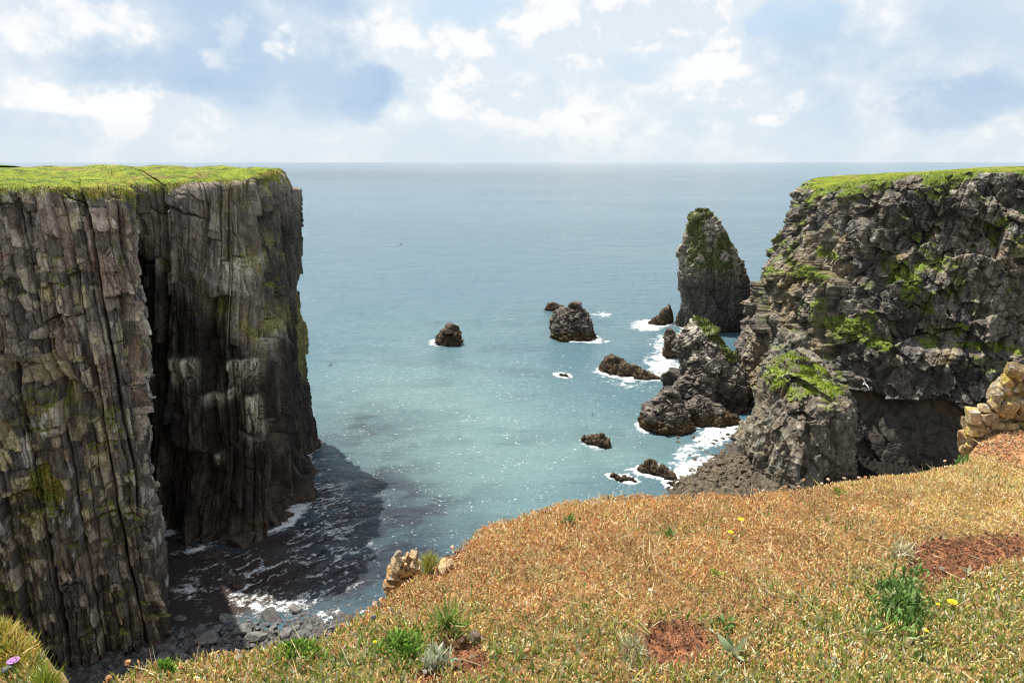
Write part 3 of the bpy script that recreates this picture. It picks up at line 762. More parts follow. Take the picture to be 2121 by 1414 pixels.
loft('rock_spur', [(735, 1556, 1600, 134, 3.5), (765, 1545, 1606, 132, 5), (800, 1538, 1606, 130, 6.5), (850, 1530, 1604, 128, 8)], 180, 120, rdisp(331, .9, .9), rcol('big'), M_cliff, C_root)

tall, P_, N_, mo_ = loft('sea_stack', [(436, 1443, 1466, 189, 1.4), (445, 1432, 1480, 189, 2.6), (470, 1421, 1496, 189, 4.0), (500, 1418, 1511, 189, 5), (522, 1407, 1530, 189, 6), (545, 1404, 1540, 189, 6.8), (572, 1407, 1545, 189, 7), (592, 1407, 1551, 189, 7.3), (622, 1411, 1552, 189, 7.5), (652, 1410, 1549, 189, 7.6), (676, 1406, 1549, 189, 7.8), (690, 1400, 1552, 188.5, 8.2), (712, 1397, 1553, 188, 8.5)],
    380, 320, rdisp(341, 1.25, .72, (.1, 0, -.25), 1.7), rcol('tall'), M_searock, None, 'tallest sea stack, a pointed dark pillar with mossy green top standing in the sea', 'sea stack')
u = turf_tufts('moss', P_, N_, mo_**1.3+1e-6, 5000, .2, [(.07, .10, .02), (.10, .14, .02), (.04, .07, .015)], (2, 2, 2), tall); u['kind'] = 'stuff'
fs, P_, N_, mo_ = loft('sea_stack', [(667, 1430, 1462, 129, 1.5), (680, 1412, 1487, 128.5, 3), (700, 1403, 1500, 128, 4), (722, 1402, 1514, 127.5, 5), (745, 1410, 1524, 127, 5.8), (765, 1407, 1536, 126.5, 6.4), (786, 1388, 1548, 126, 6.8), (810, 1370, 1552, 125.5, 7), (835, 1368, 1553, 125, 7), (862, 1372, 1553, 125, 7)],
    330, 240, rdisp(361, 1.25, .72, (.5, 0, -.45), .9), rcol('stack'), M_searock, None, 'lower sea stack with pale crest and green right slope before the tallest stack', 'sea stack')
u = turf_tufts('moss', P_, N_, mo_**1.3+1e-6, 2500, .3, [(.10, .14, .02), (.14, .18, .02), (.06, .10, .015)], (2, 2, 1), fs); u['kind'] = 'stuff'

ROCKS = [
    ('rock with ribbed pale brown sides at the foot of the lower sea stack', 'big', .7, [(816, 1372, 1398, 113.5, 1.2), (832, 1358, 1408, 113, 2.6), (852, 1330, 1416, 113, 3.6), (872, 1326, 1428, 112.8, 4), (893, 1330, 1442, 112.5, 4.2)]),
    ('long sloping rock ledge in the shadow beneath the lower sea stack', 'big', .6, [(822, 1436, 1458, 115.5, 1.2), (838, 1420, 1485, 115.2, 2), (855, 1415, 1520, 115, 2.4), (872, 1415, 1528, 114.6, 2.6), (885, 1420, 1528, 114.5, 2.6)]),
    ('squat dark brown rock standing alone in open water, leftmost of the sea rocks', 'reef', .7, [(676, 920, 952, 170, 1.5), (684, 912, 955, 170, 2.2), (696, 905, 957, 169.5, 2.6), (712, 899, 957, 169.5, 2.9), (720, 899, 956, 169.5, 3)]),
    ('large blocky sea rock with a sloping layered top in mid bay', 'big', .85, [(634, 1180, 1200, 178, 1.5), (642, 1152, 1210, 178, 3), (655, 1144, 1222, 178, 4), (672, 1143, 1226, 177.5, 4.8), (690, 1141, 1234, 177, 5.2), (703, 1142, 1240, 176.5, 5.4), (712, 1145, 1240, 176.5, 5.4)]),
    ('low flat brown rock just behind the large blocky sea rock', 'reef', .5, [(630, 1132, 1156, 211, 1), (634, 1129, 1166, 211, 1.6), (640, 1129, 1168, 211, 2), (648, 1130, 1168, 211, 2)]),
    ('long low jagged reef rock lying slantwise beside the lower sea stack', 'reef', .6, None),
    ('small rugged brown rock awash in the near bay', 'reef', .5, None),
    ('knobbly dark reef rock in the white surf off the shingle beach', 'reef', .5, None),
    ('thin low reef rock almost awash left of the knobbly reef rock', 'reef', .45, None),
    ('two lobed rock with an upright right horn near the tallest stack', 'reef', .6, None),
    ('small pointed brown rock against the left foot of the lower sea stack', 'reef', .55, [(684, 1380, 1394, 158, 1), (696, 1376, 1404, 157.5, 1.8), (710, 1374, 1412, 157, 2.2), (726, 1374, 1414, 157, 2.4), (735, 1374, 1414, 157, 2.4)]),
    ('tiny wave washed rock with white spray in the middle of the bay', 'reef', .35, None),
    ('rough brown reef slab at the seaward edge of the shingle beach', 'reef', .55, [(957, 1470, 1530, 98.5, 1.5), (966, 1448, 1540, 97.5, 2.6), (980, 1438, 1545, 96.5, 3.4), (1000, 1438, 1545, 95.5, 4), (1020, 1450, 1545, 94.5, 4)]),
    ('low grey rock breaking the surf beside the rough brown reef slab', 'reef', .4, None),
]
def ridge_rock(label, kind, s, pts, seed):
    """elongated low rocks: a spine of points (px, py, radius m, height m) at the waterline"""
    pts = np.array(pts, float)
    W = np.array([on_z(p[0], p[1], 0)[:2] for p in pts])
    n = 150
    t = np.linspace(0, len(W)-1, n)
    ip = lambda a: np.interp(t, np.arange(len(W)), a)
    X, Y, Rr, H = ip(W[:, 0]), ip(W[:, 1]), ip(pts[:, 2]), ip(pts[:, 3])
    endt = np.sqrt(np.clip(1-(np.abs(np.linspace(-1, 1, n))**4), 0, 1)); Rr = Rr*np.maximum(endt, .03); H = H*np.maximum(endt, .03)
    tg = np.stack([np.gradient(X), np.gradient(Y)], -1); tg /= np.linalg.norm(tg, axis=1, keepdims=True)
    nr = np.stack([-tg[:, 1], tg[:, 0]], -1)
    m = 90; ph = np.linspace(-.25*math.pi, 1.25*math.pi, m)
    P = np.zeros((n, m, 3))
    P[..., 0] = X[:, None]+nr[:, :1]*np.cos(ph)[None]*Rr[:, None]
    P[..., 1] = Y[:, None]+nr[:, 1:]*np.cos(ph)[None]*Rr[:, None]
    P[..., 2] = np.sin(ph)[None]*H[:, None]
    ctr = np.stack([X, Y, 0*X], -1)[:, None]
    N = P-ctr; N /= np.maximum(np.linalg.norm(N, axis=-1, keepdims=True), 1e-5)
    d, info = rdisp(seed, s, 1.0)(P)
    P2 = P+N*(d*np.maximum(endt, .1)[:, None])[..., None]
    n2 = grid_normals(P2)
    if (n2*N).sum() < 0: n2 = -n2
    c, _ = rcol(kind)(P2, n2, d, info)
    o = grid_mesh('rock', P2, M_searock, c)
    tag(o, label, 'rock', 'rocks in the bay')
    for k in range(0, n, 30): FOOT.append((X[k], Y[k], Rr[k]+.3, Rr[k]+.3))
SP = {5: [(1240, 765, 2.0, 3.2), (1262, 768, 2.2, 3.6), (1300, 775, 2.0, 2.6), (1330, 782, 1.8, 2.0), (1370, 786, 1.3, 1.3)],
      6: [(1206, 910, 1.0, 1.5), (1225, 917, 1.1, 1.4), (1245, 921, 1.0, 1.6), (1263, 929, .8, .8)],
      7: [(1318, 972, .9, 1.1), (1345, 976, 1.2, 1.6), (1375, 984, 1.1, 1.3), (1402, 992, .8, .8)],
      8: [(1262, 985, .4, .35), (1290, 992, .6, .5), (1320, 998, .4, .3)],
      9: [(1342, 670, 1.4, 1.6), (1362, 671, 1.8, 2.4), (1378, 669, 1.5, 5.4), (1394, 667, 1.3, 5.0)],
      11: [(1158, 776, .4, .5), (1170, 779, .4, .3), (1180, 781, .25, .2)],
      13: [(1380, 1000, .5, .5), (1405, 1005, .7, .7), (1432, 1012, .6, .5)]}
for k, (lab, kind, s, rows) in enumerate(ROCKS):
    if rows is None: ridge_rock(lab, kind, s, SP[k], 500+k*40)
    else: loft('rock', rows, 170, 110, rdisp(500+k*40, s, 1.0, (.4, 0, -.35)), rcol(kind), M_searock, None, lab, 'rock', 'rocks in the bay')


# ------------------------------------------------------------------ boulders
def ico(sub):
    import bmesh
    bm = bmesh.new(); bmesh.ops.create_icosphere(bm, subdivisions=sub, radius=1.0)
    V = np.array([v.co[:] for v in bm.verts]); F = np.array([[v.index for v in f.verts] for f in bm.faces]); bm.free()
    return V, F
ICO4, ICO3 = ico(5), ico(4)
def boulder_data(seed, planes=13, sharp=0.55, rough=0.05, flat=0.6, hi=False, box=False):
    V, F = ICO4 if hi else ICO3
    rg = np.random.default_rng(seed)
    n = rg.normal(size=(planes, 3)); n /= np.linalg.norm(n, axis=1, keepdims=True)
    h = rg.uniform(sharp, 1.0, planes)
    if box:
        ax = np.array([[1, 0, 0], [-1, 0, 0], [0, 1, 0], [0, -1, 0], [0, 0, 1], [0, 0, -1.]])+rg.normal(0, .27, (6, 3))
        ax /= np.linalg.norm(ax, axis=1, keepdims=True)
        n = np.vstack([n[:5], ax]); h = np.concatenate([rg.uniform(.72, 1.0, 5), rg.uniform(.52, .66, 6)])
    dd = V@n.T
    r = np.where(dd > .05, h[None]/np.maximum(dd, .05), 9).min(1)
    r = np.minimum(r, 1.15)
    P = V*r[:, None]
    P = P+V*(rough*fbm(P*2.2+seed, 4, seed))[:, None]+V*(rough*.5*fbm(P*8+seed, 3, seed+3))[:, None]
    P[:, 2] *= flat
    P /= np.abs(P).max()
    return P, F
def boulder_mesh(name, seed, mat, colour, **kw):
    P, F = boulder_data(seed, **kw)
    c = np.empty(P.shape, np.float32); c[:] = colour
    c *= (1+.35*fbm(P*3+5, 3, seed+8))[:, None]
    o = mesh_np(name, P, F.ravel(), np.arange(len(F))*3, mat, c)
    return o
M_bsm = M_boulder
protos = [boulder_mesh('boulder', 900+k, M_boulder, (.135, .13, .122) if k % 3 else (.095, .092, .088), rough=.045, flat=.48+.06*(k % 4), planes=10, sharp=.48) for k in range(9)]
protos += [boulder_mesh('rock', 930+k, M_boulder, (.062, .050, .042), rough=.08, flat=.8, planes=10, sharp=.45, box=k % 2 == 0) for k in range(5)]
protos += [boulder_mesh('boulder', 950+k, M_boulder, (.115, .088, .062) if k % 2 else (.085, .066, .05), rough=.05, flat=.55, planes=11, sharp=.5) for k in range(6)]
used = set()
def place_boulder(k, loc, s, rz, label, group, tilt=0.15, cat='boulder', name=None):
    p = protos[k]
    if k in used: o = p.copy(); COL.objects.link(o)
    else: o = p; used.add(k)
    o.location = loc; o.scale = s if isinstance(s, tuple) else (s, s, s)
    o.rotation_euler = (random.uniform(-tilt, tilt), random.uniform(-tilt, tilt), rz)
    tag(o, label, cat, group)
    if name: o.name = name
    return o
def beach_z_left(x, y): return np.clip((62.3-y)*.17-.45+.03*(x+25), -1.2, 1.6)
def in_poly(px, py, poly):
    c = False; n = len(poly)
    for i in range(n):
        x1, y1 = poly[i]; x2, y2 = poly[(i+1) % n]
        if (y1 > py) != (y2 > py) and px < (x2-x1)*(py-y1)/(y2-y1)+x1: c = not c
    return c
placed = []
def boulders_region(poly, n, smin, smax, zf, label_f, group, power=2.2, gap=.72, kinds=range(9)):
    x0, x1 = min(p[0] for p in poly), max(p[0] for p in poly); y0, y1 = min(p[1] for p in poly), max(p[1] for p in poly)
    got, tries = 0, 0
    while got < n and tries < 9000:
        tries += 1
        px, py = random.uniform(x0, x1), random.uniform(y0, y1)
        if not in_poly(px, py, poly): continue
        x, y, _ = on_z(px, py, 0.3)
        s = smin+(smax-smin)*random.random()**power
        if any((x-a)**2+(y-b)**2 < (gap*(s+c))**2 for a, b, c in placed): continue
        placed.append((x, y, s))
        z = float(zf(x, y))
        el = random.uniform(.75, 1.35)
        place_boulder(random.choice(list(kinds)), (x, y, z+.12*s), (s*el, s/el*1.0, s*random.uniform(.8, 1.15)), random.uniform(0, 6.28), label_f(px, py, s), group, .25, 'stone' if 'right' in group or 'stones' in group else 'boulder', 'stone' if 'right' in group or 'stones' in group else None)
        got += 1
def lab_left(px, py, s):
    if s > 1.05: return 'large angular grey boulder among the boulders of the left cove'
    if py < 1262: return 'dark wet boulder standing in the white wash of the left cove'
    if s > .6: return 'mid sized grey boulder in the dry pile of the left cove'
    return 'small grey boulder between larger ones in the left cove'
gl = 'boulders in the left cove'
for (px, py, s, k) in ((410, 1310, 1.25, 0), (435, 1330, 1.5, 1), (505, 1312, 1.35, 2), (565, 1275, 1.5, 3), (470, 1275, 1.1, 4), (610, 1255, 1.2, 5), (425, 1255, 1.1, 6), (530, 1330, 1.2, 7), (590, 1320, 1.2, 8)):
    x, y, _ = on_z(px, py, .3); placed.append((x, y, s*.8))
    place_boulder(k, (x, y, float(beach_z_left(x, y))+.2), (s*.98, s*.72, s*.82), random.uniform(0, 6), lab_left(px, py, s), gl)
boulders_region([(366, 1262), (470, 1255), (560, 1262), (640, 1290), (700, 1300), (640, 1400), (330, 1420)], 165, .28, .98, beach_z_left, lab_left, gl)
boulders_region([(370, 1225), (480, 1200), (600, 1215), (690, 1260), (640, 1290), (560, 1262), (366, 1262)], 34, .35, 1.15, beach_z_left, lab_left, gl, 1.5, 1.2)
for (px, py, s) in ((432, 1152, .8), (455, 1160, .6), (495, 1205, 1.0), (470, 1195, .7), (445, 1148, .6)):
    x, y, _ = on_z(px, py, 0); place_boulder(9+random.randrange(5), (x, y, .0), (s*1.5, s, s*.7), random.uniform(0, 6), 'half sunk rock in the brown water of the left inlet', 'half sunk rocks in the inlet', .1, 'rock')
for (px, py, s) in ((500, 1128, 2.2), (470, 1125, 1.6), (560, 1085, 2.2), (598, 1030, 1.8), (430, 1120, 1.4), (590, 1075, 1.3), (535, 1105, 1.5), (640, 985, 1.6)):
    x, y, _ = on_z(px, py, 0); place_boulder(9+random.randrange(5), (x, y+.6, .1), (s*1.0, s*.9, s*1.0), random.uniform(0, 6), 'dark rock heaped against the foot of the far left headland', 'rocks at the foot of the far left headland', .3, 'rock')
def beach_z_right(x, y): return np.clip(.16*(x-28.5-.95*(y-96)), -.9, 1.0)-.35*sstep(x, 40, 43)
def lab_right(px, py, s):
    return 'rounded brown stone on the shingle beside the right buttress' if s > .42 else 'small brown stone on the shingle beside the right buttress'
boulders_region([(1500, 910), (1555, 900), (1570, 960), (1545, 1020), (1440, 1010), (1450, 960), (1480, 935)], 230, .2, .72, beach_z_right, lab_right, 'stones on the right shingle beach', 1.8, .66, range(14, 20))
boulders_region([(1390, 905), (1470, 890), (1550, 880), (1500, 930), (1440, 960), (1420, 930)], 22, .18, .5, lambda x, y: 0.02, lambda a, b, s: 'small dark stone poking out of the white surf off the right shingle', 'stones in the surf off the right shingle', 1.5, 1.5, range(14, 20))
boulders_region([(1405, 740), (1440, 700), (1400, 690), (1340, 740), (1390, 770)], 8, .2, .45, lambda x, y: 0.02, lambda a, b, s: 'dark stone awash in the foam left of the lower sea stack', 'stones awash by the lower sea stack', 1.5, 2, range(14, 20))
for k in range(20):
    if k not in used: bpy.data.objects.remove(protos[k])

def beach_sheet(name, label, x0, x1, y0, y1, zf, colour, step=.15):
    X, Y = np.meshgrid(np.arange(x0, x1, step), np.arange(y0, y1, step), indexing='ij')
    P = np.stack([X, Y, zf(X, Y)], -1)
    d, i, e = blocks(P, (.7, .7, .7), 71, .45, .8, .6, 0, .4, .14)
    d2, i2, e2 = blocks(P, (.38, .38, .38), 75, .22, .6, .6, 0, .4, .14)
    P[..., 2] += d+d2
    c = np.empty(P.shape, np.float32); c[:] = colour
    c = c*(.45+.6*i+.5*i2)[..., None]
    c = lerp3(c, (.010, .009, .008), .96*sstep(X, 39, 43))  # cave shade painted into the sheet, nearly black towards the right
    o = grid_mesh(name, P, M_boulder, c); tag(o, label, 'beach', None, 'structure'); return o
beach_sheet('cove_beach', 'dark stony beach under the boulders of the left cove', -42, -8, 42, 68, beach_z_left, (.075, .072, .068))
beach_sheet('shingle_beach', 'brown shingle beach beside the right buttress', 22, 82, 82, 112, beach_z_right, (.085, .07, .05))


# ------------------------------------------------------------------ sea
def sea():
    def axis(a, b, step, lo, hi, g=1.08):
        c = list(np.arange(a, b+step, step)); s = step
        while c[-1] < hi: s *= g; c.append(c[-1]+s)
        s = step; pre = []
        v = a
        while v > lo: s *= g; v -= s; pre.append(v)
        return np.array(pre[::-1]+c)
    xs = axis(-56, 70, .26, -120000, 120000); ys = axis(52, 215, .26, -400, 160000)
    X, Y = np.meshgrid(xs, ys, indexing='ij')
    P = np.stack([X, Y, 0*X], -1)
    near = (sstep(X, -60, -52)*sstep(-X, -74, -66)*sstep(Y, 48, 56)*sstep(-Y, -230, -200))
    Q = P.copy()
    sw = fbm(Q*np.array([.10, .22, 0])+3, 3, 601)
    ch = fbm(Q*np.array([.45, .7, 0])+5, 4, 603)
    P[..., 2] = near*(.16*sw+.14*ch)
    px, py = proj(np.stack([X, np.maximum(Y, 30), 0*X], -1))
    # distance to rock feet
    D = np.full(X.shape, 99.0)
    sub = near > 0
    for cx, cy, rx, ry in FOOT:
        dx, dy = (X-cx), (Y-cy)
        k = np.sqrt((dx/max(rx, .3))**2+(dy/max(ry, .3))**2)+1e-6
        D = np.where(sub, np.minimum(D, np.hypot(dx, dy)*(1-1/k)), D)
    def line(pts):
        nonlocal D
        for (ax, ay), (bx, by) in zip(pts[:-1], pts[1:]):
            t = np.clip(((X-ax)*(bx-ax)+(Y-ay)*(by-ay))/((bx-ax)**2+(by-ay)**2), 0, 1)
            D = np.where(sub, np.minimum(D, np.hypot(X-ax-t*(bx-ax), Y-ay-t*(by-ay))-.5), D)
    line([(c[0], c[1]) for c in B_ctrl[1:10]]); line([(c[0], c[1]) for c in A_ctrl[3:9]]); line([(c[0], c[1]) for c in C_ctrl[4:11]])
    def el(a, b, rx, ry, rot=0):
        c, s = math.cos(R(rot)), math.sin(R(rot))
        u, v = (px-a)*c+(py-b)*s, -(px-a)*s+(py-b)*c
        return np.exp(-((u/rx)**2+(v/ry)**2))
    zone = np.zeros_like(X)
    for a, b, rx, ry, rot, st in ((1245, 648, 48, 14, 0, .95), (1135, 655, 22, 8, 0, .5), (1335, 674, 58, 18, 0, .95), (1395, 700, 60, 24, 0, .8), (1370, 720, 50, 26, 30, .75), (1245, 708, 45, 8, 0, .8), (1215, 640, 30, 8, 0, .35),
                                  (1380, 765, 70, 36, 30, .9), (1280, 792, 95, 22, 12, .75), (1165, 775, 28, 7, 10, .9), (895, 706, 18, 12, 0, .8), (1500, 890, 60, 20, -5, .95),
                                  (1420, 940, 55, 30, -40, .75), (1430, 985, 55, 45, -50, .95), (1340, 965, 60, 30, 10, .45), (1290, 975, 60, 22, 10, .45), (1480, 905, 60, 25, -20, 1.1), (1330, 880, 25, 25, 0, .5), (1220, 930, 40, 12, 0, .35),
                                  (560, 1250, 200, 55, 8, .82), (680, 1275, 70, 40, 0, .9), (400, 1215, 70, 50, 0, .75), (690, 1180, 140, 60, 30, .42), (400, 1140, 70, 12, -12, .9), (480, 1150, 80, 8, -12, .55), (620, 1060, 60, 20, -25, .7), (700, 1075, 110, 55, -35, .5), (650, 950, 30, 70, 10, .5), (755, 1270, 40, 30, 0, .8), (350, 1000, 16, 120, 0, .5), (620, 1140, 110, 14, -18, .5)):
        zone = np.maximum(zone, st*el(a, b, rx, ry, rot))
    zone *= near*(1+.3*sstep(px, 1290, 1350))
    # swirl-warped foam lace
    wq = P*np.array([.35, .35, 0]); wv = np.stack([fbm(wq+1, 3, 611), fbm(wq+9, 3, 613), 0*X], -1)
    lace = fbm(P*np.array([.5, .8, 0])+1.6*wv, 5, 617, .6, True)
    fine = fbm(P*np.array([1.3, 1.9, 0])+1.2*wv, 3, 619, .6)
    fring = np.exp(-np.maximum(D, 0)/1.1)
    f = np.clip(zone*1.1+fring*.85-.62+.55*lace+.25*fine, 0, 1)
    swl = fbm(np.stack([X*.22+Y*.22+1.6*wv[..., 0], (Y-X)*.75+1.9*wv[..., 1], 0*X], -1), 4, 621, .55, True)
    swirl = np.clip(el(690, 1090, 120, 130)+.9*el(640, 1000, 50, 80)+.9*el(560, 1210, 190, 60)+.5*el(450, 1150, 110, 40), 0, 1)*near
    foam = sstep(f, .05, .85)*near*np.clip(zone+fring, 0, 1)**.35
    foam = np.maximum(.86*foam, .6*swirl*sstep(swl, .30, .62))
    glint = np.clip(el(900, 960, 330, 190)+.8*el(760, 800, 140, 120)+.6*el(1150, 830, 200, 120)+.25*near, 0, 1)*near  # where the painted sun glints are spread over the water
    # colours of the water body
    c = np.empty(P.shape, np.float32); c[:] = (.066, .130, .168)
    big = fbm(P*np.array([.012, .02, 0])+2, 4, 631)
    c = lerp3(c, (.085, .150, .175), .7*sstep(big, -.1, .45)*sstep(-Y, -900, -150))
    teal = np.clip(el(980, 960, 330, 170)+.7*el(820, 830, 220, 120)+.6*el(1300, 930, 140, 60), 0, 1)*near
    c = lerp3(c, (.140, .222, .222), .85*teal)
    c = lerp3(c, (.05, .085, .105), .28*sstep(fbm(P*np.array([.05, .11, 0]), 4, 637), .05, .4)*near)
    purple = np.clip(1.1*el(800, 1080, 170, 120, 15)+el(690, 1150, 150, 130)+.5*el(740, 880, 110, 60), 0, 1)*near*(.75+.5*sstep(fbm(P*np.array([.22, .4, 0])+3, 3, 635), -.2, .3))
    c = lerp3(c, (.030, .036, .050), np.clip(.85*purple, 0, .92))
    brown = np.clip(el(500, 1175, 170, 50)+el(460, 1230, 200, 50)+1.2*el(380, 1250, 110, 70)+1.2*el(340, 1140, 60, 90)+.8*el(560, 1120, 60, 20), 0, 1)*near
    c = lerp3(c, (.045, .028, .020), .9*brown)
    # kelp drawn into flow lines by the swell
    kz = np.clip(el(690, 1100, 95, 110, 0)+.8*el(640, 1010, 40, 60)+.5*el(620, 1200, 130, 40), 0, 1)*near
    ang = 2.2*fbm(P*np.array([.05, .05, 0])+4, 2, 641)+.9
    ux = X*np.cos(ang)+Y*np.sin(ang); uy = -X*np.sin(ang)+Y*np.cos(ang)
    kel = fbm(np.stack([X*.28+Y*.28+1.2*wv[..., 0], (Y-X)*.9+1.4*wv[..., 1], 0*X], -1), 4, 643, .6)
    kelp = sstep(kel, .06, .22)*kz
    c = lerp3(c, (.012, .010, .008), .9*kelp)
    # cloud shadow painted into the water as a dark band, and slicks far out
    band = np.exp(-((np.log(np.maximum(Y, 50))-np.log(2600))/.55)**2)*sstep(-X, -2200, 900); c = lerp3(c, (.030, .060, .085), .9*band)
    slick = sstep(fbm(P*np.array([.0045, .010, 0])+7, 3, 645), .08, .25)*sstep(Y, 230, 300)
    me, g, bs = base_mat('sea_water', .1, .22)
    bs.inputs['IOR'].default_value = 1.33
    at = g.n('ShaderNodeAttribute', attribute_name='Col'); fo = g.n('ShaderNodeAttribute', attribute_name='foam'); ck = g.n('ShaderNodeAttribute', attribute_name='chop')
    tc = g.n('ShaderNodeTexCoord')
    mp = g.n('ShaderNodeMapping'); g.l(tc.outputs['Object'], mp.inputs[0]); mp.inputs['Scale'].default_value = (.7, 1.25, 1)
    w1 = g.noise(mp.outputs[0], .22, 3, .5, .4); w2 = g.noise(mp.outputs[0], .9, 5, .62, .8); w3 = g.noise(mp.outputs[0], 3.6, 5, .65, .6)
    w0 = g.noise(mp.outputs[0], .055, 4, .6, .5)
    h = g.m('ADD', g.m('ADD', g.m('MULTIPLY', w0, 5.0), g.m('MULTIPLY', w1, 1.9)), g.m('ADD', g.m('MULTIPLY', w2, 1.15), g.m('MULTIPLY', w3, .42)))
    bp = g.n('ShaderNodeBump', i_Distance=.62); g.l(h, bp.inputs['Height']); g.l(ck.outputs['Fac'], bp.inputs['Strength'])
    g.l(bp.outputs[0], bs.inputs['Normal'])
    lf = g.noise(tc.outputs['Object'], 5.0, 5, .7, .5)
    fm = g.m('MULTIPLY', fo.outputs['Fac'], 0.93)
    lf2 = g.noise(tc.outputs['Object'], 1.7, 6, .72, 1.2)
    fm2 = g.ss(g.m('ADD', g.m('ADD', fm, g.m('MULTIPLY', g.m('SUBTRACT', lf, .5), .8)), g.m('MULTIPLY', g.m('SUBTRACT', lf2, .5), 1.5)), .26, .82)
    fm2 = g.m('MULTIPLY', fm2, g.ss(fm, 0.02, .15))
    # sun glints on the bay, painted as small white dashes
    fk = g.n('ShaderNodeAttribute', attribute_name='glint')
    mq = g.n('ShaderNodeMapping'); g.l(tc.outputs['Object'], mq.inputs[0]); mq.inputs['Scale'].default_value = (.9, 1.9, 1); mq.inputs['Rotation'].default_value = (0, 0, .25)
    f1 = g.noise(mq.outputs[0], 2.1, 2, .5, .5); f2 = g.noise(tc.outputs['Object'], .16, 3, .6)
    glint_ = g.m('MULTIPLY', g.ss(g.m('ADD', f1, g.m('MULTIPLY', g.m('SUBTRACT', f2, .5), .22)),   .675, .735), fk.outputs['Fac'])
    fm2 = g.m('MAXIMUM', fm2, g.m('MULTIPLY', glint_, .9))
    col = g.mix(fm2, at.outputs['Color'], (.80, .82, .83))
    g.l(col, bs.inputs['Base Color'])
    g.l(g.m('ADD', g.m('MULTIPLY', fm2, .6), .09), bs.inputs['Roughness'])
    chop = np.clip(.66+.30*sstep(Y, 200, 600)-.30*slick+.15*kz+.15*purple-.45*brown, .2, 1)
    o = grid_mesh('sea', P, me, c, attrs={'foam': foam, 'chop': chop, 'glint': glint})
    tag(o, 'blue green sea reaching to the horizon, with surf around the rocks', 'sea', None, 'structure')
sea()


# ------------------------------------------------------------------ foreground cliff top
def G0(x, y):
    yy = np.maximum(y, -6)
    g = 43.42-.19*yy+.03*np.sin(x*1.3+.6)*np.cos(y*1.1)
    g = g+.13*sstep(x, 4.3, 6.0)*sstep(y, 4.6, 6.2)
    return g
def on_g(px, py):
    a, b, c = ray(px, py)
    t = 3.0
    for _ in range(40):
        t = (G0(np.float64(a*t), np.float64(b*t))-CAMZ)/c*.5+t*.5
    return a*t, b*t
RIM_PX = [(-420, 1300), (-120, 1278), (-30, 1285), (30, 1293), (62, 1330), (74, 1370), (84, 1410), (100, 1440), (140, 1450), (190, 1425), (240, 1398), (330, 1366), (420, 1352), (500, 1346), (580, 1334), (650, 1318), (710, 1288), (760, 1262), (795, 1238), (840, 1200), (880, 1168), (920, 1135), (965, 1103), (1030, 1068), (1100, 1052), (1170, 1034), (1250, 1022), (1400, 1020), (1540, 1022), (1640, 1012), (1740, 996), (1840, 980), (1920, 970), (1990, 962)]
RIM = [on_g(*p) for p in RIM_PX]
RIM = [(-90, -12), (-30, -6), (-10, -.5), (-5, 2.2)]+RIM+[(5.2, 7.0), (6.2, 7.6), (8, 7.8), (14, 9), (40, 6), (110, -10), (110, -90), (-90, -90)]
RIMA = np.array(RIM)
def rim_dist(x, y):
    """distance outside the rim (negative on the turf)"""
    d = np.full(x.shape, 1e9); inside = np.zeros(x.shape, bool)
    n = len(RIMA)
    for i in range(n):
        ax, ay = RIMA[i]; bx, by = RIMA[(i+1) % n]
        t = np.clip(((x-ax)*(bx-ax)+(y-ay)*(by-ay))/((bx-ax)**2+(by-ay)**2+1e-12), 0, 1)
        d = np.minimum(d, np.hypot(x-ax-t*(bx-ax), y-ay-t*(by-ay)))
        cr = ((ay > y) != (by > y)) & (x < (bx-ax)*(y-ay)/(by-ay+1e-12)+ax)
        inside ^= cr
    return np.where(inside, -d, d)
def GZ(x, y, d=None):
    if d is None: d = rim_dist(x, y)
    P = np.stack([x, y, 0*x], -1)
    z = G0(x, y)+.035*fbm(P*1.7, 4, 701)+.022*fbm(P*6, 3, 703)
    dd = d+.05*fbm(P*4, 3, 705)
    z = z-.05*np.exp(np.minimum(dd, 0)/.12)*(dd < 0)-(.05+2.0*np.maximum(dd, 0)+5.0*np.maximum(dd, 0)**2)*(dd >= 0)
    return np.maximum(z, -2.5)
SOIL = [(1405, 1335, 88, 52), (1985, 1150, 110, 42), (2070, 1135, 80, 30), (958, 1362, 55, 34), (880, 1405, 40, 18), (1950, 1185, 80, 22)]
def soil_mask(x, y, z):
    px, py = proj(np.stack([x, y, z], -1))
    m = np.zeros_like(x)
    P = np.stack([x, y, 0*x], -1)
    w = .35*fbm(P*6, 3, 711)
    for a, b, rx, ry in SOIL:
        m = np.maximum(m, sstep(((px-a)/rx)**2+((py-b)/ry)**2+w+.25*fbm(P*18, 3, 713), 1.45, .45))
    bank = sstep(x+.4*w, 4.35, 4.65)*sstep(y+.5*w, 5.45, 5.65)*sstep(-x-.6*w, -7.6, -7.0)
    m = np.maximum(m, bank)
    scarp = sstep(rim_dist(x, y), -.22, -.06)*np.exp(-((px-905)/75)**4)*sstep(py, 1085, 1105)*sstep(-py, -1215, -1190)
    return np.clip(np.maximum(m, scarp), 0, 1)
